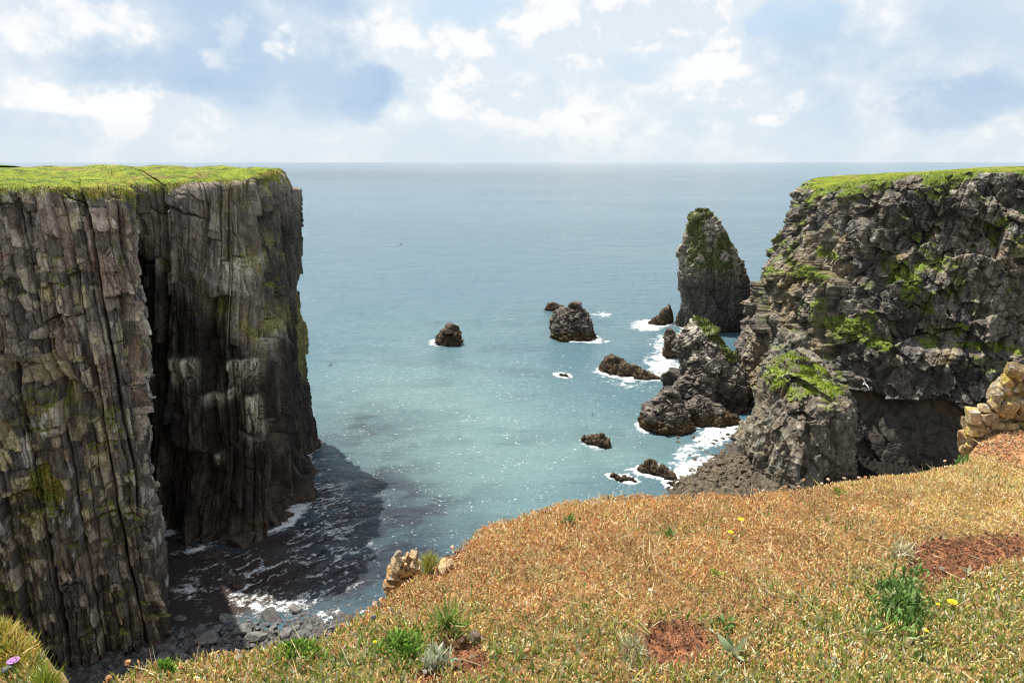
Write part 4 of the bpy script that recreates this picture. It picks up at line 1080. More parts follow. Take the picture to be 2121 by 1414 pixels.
def foreground():
    def axis(a, b, step, lo, hi, g=1.16):
        c = list(np.arange(a, b+step, step)); s = step
        while c[-1] < hi: s *= g; c.append(c[-1]+s)
        s = step; v = a; pre = []
        while v > lo: s *= g; v -= s; pre.append(v)
        return np.array(pre[::-1]+c)
    X, Y = np.meshgrid(axis(-3.4, 7.0, .022, -88, 108), axis(1.0, 8.0, .022, -88, 24), indexing='ij')
    d = rim_dist(X, Y); Z = GZ(X, Y, d)
    s = soil_mask(X, Y, Z)
    P = np.stack([X, Y, Z], -1)
    crumb, ci, ce = blocks(np.stack([X, Y, 0*X], -1), (.03, .03, .03), 721, .028, .6, .5, 0, .3)
    P[..., 2] += s*(crumb-.015+.02*fbm(P*14, 3, 725))
    blk, bi, be = blocks(P, (.22, .22, .16), 731, .16, .9, .4, .4, .3)
    P[..., 2] += sstep(d, .02, .15)*blk*.6
    c = np.empty(P.shape, np.float32); c[:] = (.20, .115, .05)
    c = lerp3(c, (.15, .12, .045), sstep(fbm(P*5, 3, 733), -.1, .3))
    sc = np.empty(P.shape, np.float32); sc[:] = (.155, .066, .032)
    sc *= (.55+.9*ci)[..., None]
    bankc = sstep(X, 4.4, 4.7)*sstep(Y, 5.2, 5.5)
    sc = lerp3(sc, (.40, .19, .085), .9*bankc)
    left = sstep(-X, .2, .5)*sstep(Y, 2.6, 3.0); sc = lerp3(sc, (.42, .20, .10), .7*left)
    c = c*(1-s[..., None])+sc*s[..., None]
    rockc = np.empty(P.shape, np.float32); rockc[:] = (.34, .25, .13)
    rockc *= (.7+.6*bi)[..., None]
    c = c*(1-sstep(d, .0, .12)[..., None])+rockc*sstep(d, .0, .12)[..., None]
    m = rock_mat('cliff_top_earth', 14.0, .5, .15, stretch=1.0)
    o = grid_mesh('ground', P, m, c)
    tag(o, 'sloping cliff top ground of red earth under dried thrift', 'ground', None, 'structure')
foreground()

def veg_points(n):
    n = int(n*1.42)
    x = RNG.uniform(-4.2, 9.6, n); y = RNG.uniform(.6, 8.0, n)
    d = rim_dist(x, y); k = (d < .045) & (y > .16*np.abs(x))
    x, y, d = x[k], y[k], d[k]
    z = GZ(x, y, d); s = soil_mask(x, y, z)
    P = np.stack([x, y, z], -1)
    return P, s, d
def green_mask(P):
    px, py = proj(P)
    n = fbm(P*np.array([2.2, 2.2, 0])+3, 4, 741); n2 = fbm(P*np.array([6, 6, 0])+8, 3, 743)
    g = 1.2*sstep(py, 1175, 1385)-.16+.68*sstep(px, 1500, 2100)*sstep(py, 1000, 1250)
    for a, b, rx, ry in ((630, 1365, 130, 50), (840, 1365, 120, 60), (1080, 1395, 160, 45), (1860, 1290, 190, 110), (2060, 1330, 130, 100), (1650, 1390, 160, 50)):
        g = g+.38*np.exp(-((px-a)/rx)**2-((py-b)/ry)**2)
    return np.clip(g+.75*n+.25*n2-.08, 0, 1)
def vegetation():
    # dried thrift heads
    P, s, d = veg_points(300000)
    n1 = fbm(P*np.array([3.5, 3.5, 0]), 3, 751)
    gm = green_mask(P)
    keep = (RNG.random(len(P)) > s*1.02) & (RNG.random(len(P)) < np.clip(.85+.5*n1-.38*gm, .2, 1))
    P = P[keep]; gm = gm[keep]; n = len(P)
    px, py = proj(P)
    warm = pick([(.46, .235, .095), (.53, .315, .155), (.38, .18, .07), (.64, .46, .27), (.23, .11, .05)], (4, 4, 2.6, 1.8, 1.2), n, .18)
    pale = pick([(.62, .46, .23), (.54, .40, .15), (.70, .60, .40), (.46, .27, .10), (.42, .38, .11)], (3, 3, 1.3, 2, 2), n, .18)
    pm = np.clip(.25+.75*sstep(px, 1450, 2050)+.45*sstep(py, 1200, 1400)+.5*fbm(P*np.array([1.5, 1.5, 0])+6, 3, 755), 0, 1)
    c = np.where((RNG.random(n) < pm)[:, None], pale, warm)
    tone = 1.32*(1+.35*fbm(P*np.array([4, 4, 0])+2, 3, 757)); c = np.clip(c*tone[:, None], .01, .9).astype(np.float32)
    hz = RNG.uniform(.004, .034, n); P2 = P+np.stack([0*hz, 0*hz, hz], -1)
    b1 = ('bud', P2, RNG.uniform(.014, .030, n), np.abs(RNG.normal(.45, .4, n)), RNG.uniform(0, 6.28, n), .62, c)
    # bracts / withered leaves
    m = int(n*.9); k = RNG.integers(0, n, m)
    Pk = P[k]+RNG.normal(0, .008, (m, 3)); Pk[:, 2] = P[k][:, 2]
    c2 = pick([(.48, .28, .09), (.62, .44, .20), (.36, .20, .06), (.74, .64, .42), (.20, .10, .04)], (4, 3, 3, 3, 2), m)
    b2 = ('blade', Pk, RNG.uniform(.018, .048, m), np.abs(RNG.normal(.65, .4, m)), RNG.uniform(0, 6.28, m), 1.1, np.clip(c2*1.3*(1+.3*fbm(Pk*np.array([4, 4, 0])+2, 3, 757))[:, None], .01, .9).astype(np.float32))
    o = scatter('dried_thrift', [b1, b2], M_dry)
    tag(o, 'carpet of dried orange brown thrift heads over the near cliff top', 'plants', None, 'stuff')
    # grass, green and straw
    P, s, d = veg_points(240000)
    gm = green_mask(P)
    keep = (RNG.random(len(P)) > s*1.05) & (RNG.random(len(P)) < np.clip(gm*1.0+.015, 0, 1))
    P = P[keep]; gm = gm[keep]; n = len(P)
    c = pick([(.18, .27, .035), (.27, .31, .055), (.11, .19, .03), (.48, .42, .20), (.38, .39, .20), (.36, .34, .07)], (3, 3.4, 1.8, 1.8, 1.6, 2.4), n)
    b = ('blade', P, RNG.uniform(.025, .07, n), np.abs(RNG.normal(.5, .4, n)), RNG.uniform(0, 6.28, n), 1.0, c)
    m = int(n*.35); k = RNG.integers(0, n, m)
    c2 = pick([(.40, .42, .28), (.52, .50, .36), (.20, .26, .08), (.13, .20, .04)], (3, 2, 2, 2), m)
    b2 = ('leaf', P[k], RNG.uniform(.022, .05, m), np.abs(RNG.normal(.7, .4, m)), RNG.uniform(0, 6.28, m), .8, c2)
    # long withered blades lying matted over the turf
    P, s, d = veg_points(9000)
    keep = (RNG.random(len(P)) > .45*s) & (d < -.05); P = P[keep]; q = len(P)
    P[:, 2] += RNG.uniform(.0, .03, q)
    lay = 1.2+1.2*fbm(P*np.array([.8, .8, 0])+5, 2, 761)
    b3 = ('blade', P, RNG.uniform(.06, .15, q), RNG.uniform(.9, 1.5, q), lay*2+RNG.normal(0, .8, q), .32, pick([(.62, .50, .28), (.50, .36, .16), (.40, .40, .14), (.24, .14, .06)], (3, 3, 2, 1.5), q))
    o = scatter('grass', [b, b2, b3], M_leaf)
    tag(o, 'short green and straw coloured grass growing through the dried thrift', 'grass', None, 'stuff')
vegetation()

def soil_crumbs():
    n = 260000
    x = RNG.uniform(-1.2, 7.8, n); y = RNG.uniform(1.3, 7.4, n)
    d = rim_dist(x, y); k = d < -.01; x, y, d = x[k], y[k], d[k]
    z = GZ(x, y, d); m = soil_mask(x, y, z); k = (m > .35) & (RNG.random(len(x)) < .75); x, y, z = x[k], y[k], z[k]
    n = len(x); bank = (x > 4.35) & (y > 5.45)
    c = pick([(.18, .085, .045), (.24, .12, .068), (.12, .058, .032), (.36, .24, .15)], (4, 3, 3, .8), n, .3)
    c[bank] *= np.array([2.0, 2.4, 2.3], np.float32)
    sz = np.minimum(.005+.0045*RNG.exponential(1, n), .026)*np.where(bank, 1.4, 1)
    o = scatter('soil_crumbs', [('bud', np.stack([x, y, z-.004], -1), sz, RNG.uniform(0, 1.6, n), RNG.uniform(0, 6.28, n), 1.6, np.clip(c, .01, .7))], M_dry)
    tag(o, 'loose crumbs of red brown earth on the bare patches and bank', 'soil', None, 'stuff')
soil_crumbs()

# ---- things on the cliff top
def g3(px, py):
    x, y = on_g(px, py); z = float(GZ(np.array([x]), np.array([y]))[0]); return x, y, z
def leafy(name, label, cat, px, py, rx, ry, n, size, cols, w, group=None, tpl='leaf', hgt=.05, width=1.0, leanm=.6):
    cx, cy, cz = g3(px, py)
    r = np.minimum(np.abs(RNG.normal(0, .55, n)), 1.35); a = RNG.uniform(0, 6.28, n); w_ = 1+.16*np.sin(a*3+px)+.10*np.sin(a*5+py)
    xy = np.array([on_g(px+rx*q*v*math.cos(b), py+ry*q*v*math.sin(b)) for q, b, v in zip(r, a, w_)])
    x, y = xy[:, 0], xy[:, 1]
    z = GZ(x, y)+hgt*np.clip(1-r**2, 0, 1)*RNG.random(n)
    pos = np.stack([x-cx, y-cy, z-cz], -1)
    root = empty(name, (cx, cy, cz)); tag(root, label, cat, group)
    o = scatter('leaves', [(tpl, pos, size*RNG.uniform(.6, 1.3, n), np.abs(RNG.normal(leanm, .3, n)), RNG.uniform(0, 6.28, n), width, pick(cols, w, n, .3))], M_leaf, root)
    m = max(4, n//40); k = RNG.integers(0, n, m)
    base = pos[k].copy(); base[:, 2] -= .02
    scatter('stems', [('blade', base, np.full(m, size*1.1), np.abs(RNG.normal(.3, .2, m)), RNG.uniform(0, 6.28, m), .35, pick([(.16, .2, .05)], (1,), m))], M_leaf, root)
    return root
GR = [(.11, .21, .04), (.17, .27, .07), (.07, .15, .03), (.27, .33, .14)]
leafy('leafy_plant', 'large dark green leafy plant below the red soil patch at right', 'plant', 1865, 1258, 72, 82, 1500, .040, GR, (3, 3, 2, 1.3), hgt=.07)
leafy('leafy_plant', 'bright green leafy clump left of the small red soil hollow', 'plant', 835, 1345, 60, 36, 900, .034, [(.15, .28, .04), (.24, .35, .07), (.09, .18, .03)], (3, 2, 1), hgt=.05)
leafy('leafy_plant', 'bright green leafy clump on the brow above the left cove boulders', 'plant', 622, 1350, 58, 26, 700, .032, [(.17, .30, .04), (.26, .36, .07), (.09, .18, .03)], (3, 2, 1), hgt=.05)
leafy('leafy_plant', 'small green clump on the brow at the foot of the pale outcrop', 'plant', 1988, 955, 20, 10, 130, .055, GR, (3, 2, 1, 1), hgt=.06)
leafy('leafy_plant', 'tiny bright green plant on the brow near the near left cliff', 'plant', 345, 1390, 22, 10, 110, .03, [(.2, .38, .04), (.12, .25, .03)], (1, 1))
leafy('leafy_plant', 'small green plant in the brown thrift near the centre brow', 'plant', 1180, 1085, 18, 6, 60, .04, GR, (3, 2, 1, 1))
leafy('leafy_plant', 'small fresh green plant midway down the brown thrift', 'plant', 1385, 1118, 14, 8, 50, .04, GR, (3, 2, 1, 1))
leafy('leafy_plant', 'pale green seedling on the brow before the right buttress', 'plant', 1735, 1028, 22, 8, 70, .04, [(.3, .38, .08), (.2, .3, .05)], (1, 1))
leafy('leafy_plant', 'yellow green seedling near the yellow flowers in the thrift', 'plant', 1478, 1195, 22, 9, 70, .03, [(.36, .42, .08), (.2, .3, .05)], (1, 1))
leafy('grass_tuft', 'long bladed green grass tuft beside the small red soil hollow', 'grass', 925, 1310, 30, 22, 130, .13, [(.16, .27, .04), (.24, .33, .07), (.4, .4, .16)], (2, 2, 1), tpl='blade', width=.5, leanm=.7)
leafy('grass_tuft', 'silvery leaved tuft left of the small red soil hollow', 'plant', 905, 1378, 36, 20, 160, .06, [(.42, .46, .32), (.52, .52, .40), (.25, .3, .14)], (2, 2, 1), width=.6)
leafy('grass_tuft', 'yellow green grassy tuft on the ledge of the small left outcrop', 'grass', 888, 1168, 18, 12, 420, .075, [(.30, .30, .05), (.40, .36, .10), (.2, .24, .04)], (2, 2, 1), tpl='blade', width=.45)
leafy('grass_tuft', 'green tuft in the gap at the bottom left below the near left cliff', 'grass', 98, 1425, 20, 20, 480, .09, [(.26, .32, .03), (.36, .36, .06), (.14, .2, .03)], (2, 2, 1), tpl='blade', width=.4)
leafy('grass_tuft', 'golden grassy hummock in the bottom left corner', 'grass', 12, 1350, 52, 46, 2600, .07, [(.48, .36, .06), (.36, .34, .05), (.6, .46, .2), (.22, .26, .04)], (3, 2, 2, 2), tpl='blade', width=.7, hgt=.10)
leafy('grass_tuft', 'pale straw tuft at the right edge of the lower red soil patch', 'grass', 1310, 1350, 24, 34, 200, .06, [(.5, .45, .3), (.42, .4, .24), (.3, .3, .14)], (2, 2, 1), tpl='blade', width=.9, leanm=.9)
leafy('grass_tuft', 'pale straw tuft on the far left edge of the right red soil patch', 'grass', 1868, 1150, 34, 18, 260, .06, [(.58, .52, .36), (.46, .42, .26), (.3, .3, .14)], (2, 2, 1), tpl='blade', width=.9, leanm=.9)
def rosette(label, px, py, n, L, cols):
    x, y, z = g3(px, py)
    root = empty('rosette_plant', (x, y, z)); tag(root, label, 'plant', 'broad leaved rosettes')
    for k in range(n):
        a = k/n*6.28+random.uniform(-.3, .3)
        scatter('leaf', [('leaf', np.array([[0, 0, .006]]), np.array([L*random.uniform(.75, 1.1)]), np.array([random.uniform(.5, 1.05)]), np.array([a]), 1.0, pick(cols, [1]*len(cols), 1))], M_leaf, root, True)
rosette('broad grey green rosette below the lower red soil patch', 1520, 1355, 9, .10, [(.30, .36, .20), (.38, .42, .28)])
rosette('dark green rosette on the right rim of the lower red soil patch', 1502, 1300, 8, .075, [(.10, .18, .04), (.16, .24, .06)])
rosette('pale rosette lying on the bare soil of the right red patch', 2005, 1190, 8, .05, [(.46, .44, .3), (.36, .38, .22)])
rosette('silvery rosette under the long green grass tuft', 925, 1372, 6, .06, [(.42, .46, .34), (.36, .42, .28)])

# flowers
def petals_mesh(name, n, r, colour, parent, loc, up=.25, w=.45):
    V, F = [], []
    for k in range(n):
        a = 6.283*k/n
        ca, sa = math.cos(a), math.sin(a)
        for (q, s, h) in ((.15, -.3, 0), (.15, .3, 0), (.75, w, up*.6), (1, 0, up), (.75, -w, up*.6)):
            V.append((r*(q*ca-s*sa*q), r*(q*sa+s*ca*q), r*h+loc))
        b = 5*k; F.append((b, b+1, b+2, b+3, b+4))
    loops = [i for f in F for i in f]
    c = np.empty((len(V), 3), np.float32); c[:] = colour
    return mesh_np(name, V, loops, np.arange(len(F))*5, M_leaf, c, parent, False)
def stem_mesh(name, h, r, bend, colour, parent, mat=None):
    n, m = 7, 5
    P = np.zeros((m, n, 3)); t = np.linspace(0, 1, n)
    for i in range(m):
        a = 6.283*i/m
        P[i, :, 0] = r*math.cos(a)*(1-.35*t)+bend[0]*t*t; P[i, :, 1] = r*math.sin(a)*(1-.35*t)+bend[1]*t*t; P[i, :, 2] = h*t
    c = np.empty(P.shape, np.float32); c[:] = colour
    return grid_mesh(name, P, mat or M_leaf, c, parent, closed=True)
def head_mesh(name, r, colour, parent, at, seed, squash=.8, spikes=60):
    V, F = ico(2); rg = np.random.default_rng(seed)
    P = V*r*(1+.18*rg.normal(size=(len(V), 1))); P[:, 2] *= squash
    P = P+np.array(at)
    c = np.empty(P.shape, np.float32); c[:] = colour; c *= (1+.3*rg.normal(size=(len(V), 1))).clip(.5, 1.5)
    return mesh_np(name, P, F.ravel(), np.arange(len(F))*3, M_dry, c, parent, False)
YEL = (.85, .66, .02)
for px, py, r, lab in ((1533, 1094, .022, 'yellow flower highest in the brown thrift near the brow'), (1512, 1117, .018, 'yellow flower just below and left of the highest yellow flower'),
                       (1970, 1258, .024, 'open yellow flower right of the large dark leafy plant'), (1940, 1268, .010, 'small yellow flower on the right edge of the large leafy plant'),
                       (1915, 1326, .010, 'small orange yellow flower under the large leafy plant'), (778, 1350, .009, 'tiny yellow flower left of the bright leafy clump')):
    x, y, z = g3(px, py)
    f = empty('yellow_flower', (x, y, z)); tag(f, lab, 'flower', 'yellow flowers in the turf')
    stem_mesh('stem', .05, .0012, (.004, .002), (.15, .22, .05), f)
    petals_mesh('petals', 13, r, YEL, f, .05); petals_mesh('inner_petals', 9, r*.6, (.85, .58, .02), f, .053, .5)
x, y, z = g3(33, 1392)
f = empty('thistle_flower', (x, y, z)); tag(f, 'purple pink flower head in the bottom left corner', 'flower')
stem_mesh('stem', .05, .002, (0, .005), (.15, .22, .05), f); petals_mesh('petals', 16, .024, (.50, .24, .55), f, .055, .45); head_mesh('flower_base', .012, (.10, .13, .06), f, (0, 0, .045), 4)
for px, py, lab in ((12, 1408, 'grey seed head left of the purple flower'), (22, 1400, 'grey seed head just under the purple flower')):
    x, y, z = g3(px, py)
    f = empty('seed_head', (x, y, z)); tag(f, lab, 'seed head', 'grey seed heads by the purple flower'); stem_mesh('stem', .035, .0018, (0, .004), (.2, .2, .08), f); head_mesh('head', .013, (.16, .17, .14), f, (0, .004, .04), int(px))
TS = [(1893, 962, .11, 'pale'), (1902, 962, .12, 'pale'), (1912, 964, .09, 'pale'), (1955, 972, .10, 'pale'), (1962, 975, .05, 'pale'), (1660, 1006, .15, 'tall'), (1705, 1000, .09, 'pale'), (1720, 1000, .07, 'pale'), (1650, 1012, .07, 'pale'), (1632, 1015, .07, 'brown'), (1612, 1018, .06, 'brown'), (1585, 1022, .05, 'pale'), (1562, 1020, .07, 'brown'), (1745, 996, .08, 'pale'), (1775, 992, .07, 'pale'), (1790, 990, .06, 'brown'),
      (1345, 1255, .07, 'pale'), (782, 1325, .12, 'grey'), (570, 1335, .10, 'grey'), (500, 1336, .08, 'grey'), (985, 1068, .10, 'pale'), (938, 1120, .10, 'pale'), (905, 1128, .10, 'pale'), (770, 1245, .10, 'pale'), (785, 1238, .08, 'pale'), (270, 1390, .06, 'brown'), (190, 1412, .07, 'brown'), (225, 1400, .07, 'brown'), (305, 1368, .06, 'brown'), (1008, 1060, .08, 'brown'), (640, 1330, .07, 'grey'), (1090, 1378, .06, 'brown')]
for i, (px, py, h, kd) in enumerate(TS):
    x, y, z = g3(px, py)
    where = 'the brow before the right cliff' if px > 1540 else ('the brow before the left outcrop' if 760 < px < 1030 and py < 1260 else ('the brow over the left cove' if px < 760 else 'the near turf'))
    colr = {'pale': (.66, .48, .36), 'tall': (.45, .28, .14), 'brown': (.46, .24, .10), 'grey': (.24, .22, .2)}[kd]
    lab = {'pale': 'pale papery thrift head on a thin stalk on ', 'tall': 'tallest brown thrift stalk standing up on ', 'brown': 'brown withered thrift head on a stalk on ', 'grey': 'dark grey plantain seed head on a stalk on '}[kd]+where
    f = empty('thrift_stalk', (x, y, z-.005)); tag(f, lab, 'flower stalk', 'dried flower stalks on the cliff edge')
    bx, by = random.uniform(-.02, .02), random.uniform(-.01, .01)
    stem_mesh('stem', h, .0016, (bx, by), (.42, .25, .10) if kd != 'grey' else (.2, .19, .08), f)
    head_mesh('head', .0125 if kd != 'grey' else .011, colr, f, (bx, by, h+.006), 40+i, .85 if kd != 'grey' else 1.2)

# pebbles
pm = {}
def stone(label, px, py, r, colr, seed, group, name='stone', h=.5, cat='stone', mat=None):
    x, y, z = g3(px, py)
    o = boulder_mesh(name, seed, mat or M_block, colr, rough=.05, flat=.75); o.location = (x, y, z+r*h); o.scale = (r*1.2, r*.9, r); o.rotation_euler = (random.uniform(-.4, .4), random.uniform(-.4, .4), random.uniform(0, 6))
    tag(o, label, cat, group); return o
gst = 'loose stones on the turf'
for i, (lab, px, py, r, colr) in enumerate((
    ('white stone below the large leafy plant', 1925, 1322, .015, (.62, .54, .46)), ('large white stone on the right red soil patch', 2024, 1193, .022, (.62, .55, .46)), ('small white stone touching the large white stone', 2036, 1191, .014, (.6, .53, .45)),
    ('white stone at the far right of the red soil patch', 2045, 1180, .022, (.62, .55, .46)), ('white stone in the middle of the right red soil patch', 1952, 1177, .018, (.58, .5, .4)), ('white stone left of the right red soil patch', 1812, 1178, .015, (.6, .54, .46)),
    ('long white stone low in the right turf', 1732, 1372, .028, (.66, .58, .5)), ('white stone just right of the long white stone', 1757, 1354, .018, (.62, .55, .48)), ('round pale stone at the bottom right', 2010, 1355, .018, (.6, .5, .4)),
    ('pale stone by the brow of the left cove', 430, 1392, .03, (.6, .46, .34)), ('paler stone nearer the left cove boulders', 490, 1362, .028, (.66, .55, .44)), ('brown stone on the edge of the small soil hollow', 960, 1332, .022, (.30, .2, .13)), ('pinkish stone beside the brown one by the soil hollow', 985, 1330, .03, (.42, .3, .24)), ('tan pebble lying in the small soil hollow', 978, 1366, .014, (.5, .33, .2)),
    ('pale stone lying in the thrift above the lower soil patch', 1352, 1226, .02, (.66, .55, .48)), ('white stone in the green turf below the left leafy clump', 880, 1390, .012, (.6, .55, .5)), ('small pale stone left of the yellow flowers', 1588, 1230, .016, (.6, .5, .4)), ('pale stone by the far brow of the turf', 1892, 1008, .03, (.6, .48, .36)))):
    stone(lab, px, py, r, colr, 1300+i, gst)

# ---- pale limestone outcrop at the right brow: one thing, each block a part
def outcrop(name, label, blocks_, Y0, thick, colr, lich, core, seed, ground=None):
    cx, cy, cz = at_y(*blocks_[-1][:2], Y0)
    root = empty(name, (cx, cy, cz)); tag(root, label, 'rock outcrop')
    rg = random.Random(seed)
    for i, (px, py, w, h) in enumerate(list(blocks_)+core):
        iscore = i >= len(blocks_)
        dY = rg.uniform(-.05, .05)*thick/.16+(thick*1.75 if iscore else 0)
        Yb = Y0+dY if not (ground and px > ground) else on_g(px, py+.35*h)[1]
        x, y, z = at_y(px, py, Yb)
        t = Y0*1.04/FPX
        P, F = boulder_data(seed+i*3, planes=9, sharp=.5, rough=.07, flat=1.0, hi=True, box=rg.random() < .5)
        P = P/np.abs(P).max(0)*np.array([w*t*.64, thick*(1.2 if iscore else rg.uniform(.5, .8)), h*t*.62])
        a = rg.uniform(-.22, .22); ca, sa = math.cos(a), math.sin(a)
        P = np.stack([P[:, 0]*ca-P[:, 2]*sa, P[:, 1], P[:, 0]*sa+P[:, 2]*ca], -1)
        b = rg.uniform(-.4, .4); cb, sb = math.cos(b), math.sin(b)
        P = np.stack([P[:, 0]*cb-P[:, 1]*sb, P[:, 0]*sb+P[:, 1]*cb, P[:, 2]], -1)
        Q = P+np.array([x, y, z])
        cc = np.empty(P.shape, np.float32); cc[:] = colr[rg.randrange(len(colr))]
        ln = sstep(fbm(Q*9+seed, 4, 77), .08, .3); cc = lerp3(cc, lich, .5*ln)
        cc = cc*(1+.5*fbm(Q*16, 4, 78))[:, None]
        cc = lerp3(cc, (.10, .075, .05), .6*sstep(fbm(Q*22+3, 4, 81), .22, .42))
        cc = lerp3(cc, (.34, .17, .07), .65*sstep(fbm(Q*6+9, 3, 79)-1.2*(Q[:, 2]-(cz+.12))/max(.3, thick*6), .1, .5))
        cc = lerp3(cc, (.62, .60, .55), .6*sstep(fbm(Q*20+4, 3, 80), .35, .5))
        o = mesh_np('rock_block', Q-np.array([cx, cy, cz]), F.ravel(), np.arange(len(F))*3, M_block, cc, root)
    return root
zm = lambda L: [(1900+a/4.715, 700+b/4.715, c/4.715, d/4.715) for a, b, c, d in L]
RB = zm([(965, 330, 190, 180), (860, 425, 110, 130), (985, 480, 170, 130), (880, 490, 140, 120), (780, 575, 100, 90), (900, 600, 190, 100), (1015, 640, 130, 150), (770, 655, 120, 130), (885, 690, 180, 150), (970, 740, 150, 130), (670, 700, 130, 100), (545, 765, 120, 140), (600, 800, 100, 120), (670, 775, 150, 130), (790, 760, 150, 130),
         (510, 835, 80, 110), (545, 880, 120, 90), (610, 890, 190, 120), (515, 955, 120, 110), (645, 985, 170, 140), (560, 1020, 140, 110), (790, 830, 240, 70), (850, 870, 150, 100), (905, 920, 130, 110), (810, 965, 130, 90), (1010, 860, 140, 140), (640, 1080, 110, 110), (765, 1015, 100, 90), (740, 940, 120, 100), (700, 880, 130, 100), (1120, 500, 200, 420), (1140, 760, 200, 240), (560, 1110, 210, 160)])
outcrop('rock_outcrop', 'pale yellow lichened limestone outcrop on the red soil bank at the right brow', RB, 7.0, .16, [(.40, .29, .14), (.35, .26, .145), (.45, .335, .19), (.30, .24, .16)], (.46, .36, .05), zm([(900, 600, 420, 480), (700, 850, 460, 380), (620, 1010, 330, 300), (1000, 850, 420, 420)]), 1500)
zl = lambda L: [(760+a/7.07, 1090+b/7.07, c/7.07*(1.3 if a < 800 else .9), d/7.07*(1.2 if a < 800 else .8)) for a, b, c, d in L]
LB = zl([(455, 540, 160, 210), (410, 640, 150, 180), (500, 640, 130, 150), (385, 740, 130, 130), (480, 740, 160, 130), (590, 460, 60, 110), (690, 430, 80, 120), (640, 570, 170, 80), (560, 690, 170, 120), (360, 850, 170, 160), (470, 850, 170, 150), (570, 800, 180, 130), (320, 940, 140, 120), (420, 940, 160, 120), (530, 890, 150, 120), (700, 520, 130, 90), (1120, 540, 110, 110), (1190, 560, 150, 120), (1110, 600, 120, 100), (620, 650, 140, 90), (405, 1000, 200, 90)])
outcrop('rock_outcrop', 'small crumbling orange and yellow rock outcrop on the brow above the dark bay water', LB, 3.55, .085, [(.44, .30, .16), (.50, .38, .24), (.40, .24, .11)], (.50, .33, .04), zl([(470, 760, 300, 420), (640, 660, 330, 250), (430, 900, 300, 260)]), 1700, 885)
x, y, z = at_y(824, 1146, 3.55)
o = boulder_mesh('boulder', 1801, M_block, (.58, .52, .42), rough=.05, flat=.9, planes=9); o.location = (x, y, z-.002); o.scale = (.026, .026, .026); o.rotation_euler = (0, .2, .4)
tag(o, 'pale cream boulder perched on top of the small orange outcrop', 'boulder')
x, y, z = g3(75, 1385)


# ------------------------------------------------------------------ birds
M_white = plain_mat('white_feathers', (.8, .8, .78), .7, .08, 20)
M_grey = plain_mat('grey_feathers', (.42, .44, .47), .7, .1, 20)
M_dark = plain_mat('dark_feathers', (.05, .047, .045), .6, .2, 20)
M_beak = plain_mat('beak_horn', (.7, .5, .08), .5, .1, 40)
def body_loft(name, secs, mat, parent, n=12):
    """secs: (y, z, rx, rz)"""
    P = np.zeros((n, len(secs), 3))
    for j, (y_, z_, rx, rz) in enumerate(secs):
        for i in range(n):
            a = 6.283*i/n; P[i, j] = (rx*math.cos(a), y_, z_+rz*math.sin(a))
    return grid_mesh(name, P, mat, None, parent, closed=True)
def wing_mesh(name, side, mat, parent, pts, thick=.012):
    """pts: (span, lead y, trail y, z)"""
    V, F = [], []
    for (s, ly, ty, z_) in pts:
        V += [(side*s, ly, z_), (side*s, (ly*.6+ty*.4), z_+thick), (side*s, ty, z_), (side*s, (ly*.6+ty*.4), z_-thick*.4)]
    for k in range(len(pts)-1):
        for q in range(4):
            F.append((4*k+q, 4*k+(q+1) % 4, 4*k+4+(q+1) % 4, 4*k+4+q))
    e = 4*(len(pts)-1); F += [(e, e+1, e+2, e+3), (3, 2, 1, 0)]
    loops = [i for f in F for i in f]
    return mesh_np(name, V, loops, np.arange(len(F))*4, mat, None, parent)
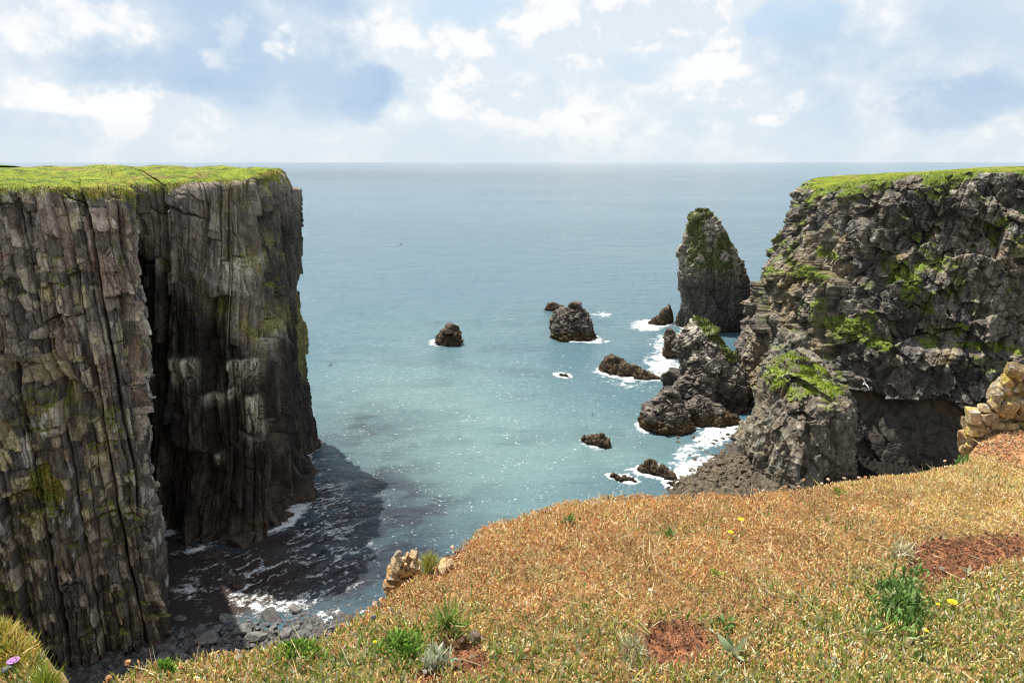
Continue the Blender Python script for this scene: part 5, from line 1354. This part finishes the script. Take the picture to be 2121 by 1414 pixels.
def flying_bird(label, loc, rot, s, mb, mw, tip=None, group=None, dih=.35, name='flying_bird'):
    root = empty(name, loc, rot); root.scale = (s, s, s); tag(root, label, 'bird', group)
    body_loft('body', [(-.30, .0, .005, .005), (-.22, 0, .05, .02), (-.08, 0, .075, .06), (.06, 0, .08, .07), (.17, .01, .05, .05), (.22, .02, .045, .045), (.27, .02, .03, .03), (.29, .02, .004, .004)], mb, root)
    body_loft('beak', [(.275, .02, .016, .014), (.31, .015, .009, .009), (.335, .008, .002, .002)], M_beak, root, 8)
    for side in (-1, 1):
        pts = [(.05, .12, -.06, .03), (.25, .16, -.05, .03+.25*dih), (.42, .10, -.06, .03+.40*dih), (.56, -.02, -.10, .03+.46*dih), (.68, -.15, -.16, .03+.46*dih)]
        wing_mesh('wing', side, mw, root, pts)
    return root
loc = at_y(1790, 794, 62)
flying_bird('white gull gliding before the dark cave wall of the right cliff', loc, (R(25), R(55), R(-30)), .95, M_white, M_white, name='gull')
for px, py, Y, s, lab in ((830, 508, 120, 1.0, 'dark bird flying low over the open sea, left of centre'), (685, 757, 84, .8, 'dark bird flying near the edge of the far left cliff'), (1228, 860, 110, .7, 'dark bird skimming the near bay water')):
    flying_bird(lab, at_y(px, py, Y), (R(5), R(-18), R(70)), s, M_dark, M_dark, group='dark birds over the sea')
def water_bird(label, group):
    root = empty('seabird', (0, 0, 0)); tag(root, label, 'bird', group)
    body_loft('body', [(-.24, .10, .01, .01), (-.16, .07, .07, .05), (0, .05, .095, .085), (.12, .06, .07, .07), (.17, .09, .03, .03)], M_dark, root, 10)
    body_loft('head', [(.10, .10, .02, .02), (.14, .17, .035, .04), (.19, .19, .035, .035), (.23, .185, .012, .012), (.28, .18, .003, .003)], M_dark, root, 8)
    return root
b0 = water_bird('small dark seabird resting on the open water', 'seabirds resting on the sea')
kids = list(b0.children)
spots = []
for cx, cy, sx, sy, n in ((720, 600, 60, 25, 42), (900, 590, 110, 25, 38), (1050, 560, 120, 40, 26), (1340, 590, 40, 25, 30), (760, 640, 60, 14, 20), (960, 470, 160, 40, 14)):
    for _ in range(n):
        spots.append((random.gauss(cx, sx), random.gauss(cy, sy)))
for i, (px, py) in enumerate(spots):
    if px < 640 or py > 690 or py < 420: px, py = random.uniform(700, 1100), random.uniform(540, 610)
    if px > 1395: px = random.uniform(1260, 1390)
    x, y, _ = on_z(px, py, 0)
    if i == 0: r = b0
    else:
        r = b0.copy(); COL.objects.link(r)
        for k in kids:
            q = k.copy(); COL.objects.link(q); q.parent = r
    r.location = (x, y, -.02); r.rotation_euler = (0, 0, random.uniform(0, 6.28)); r.scale = (.62, .62, .62)
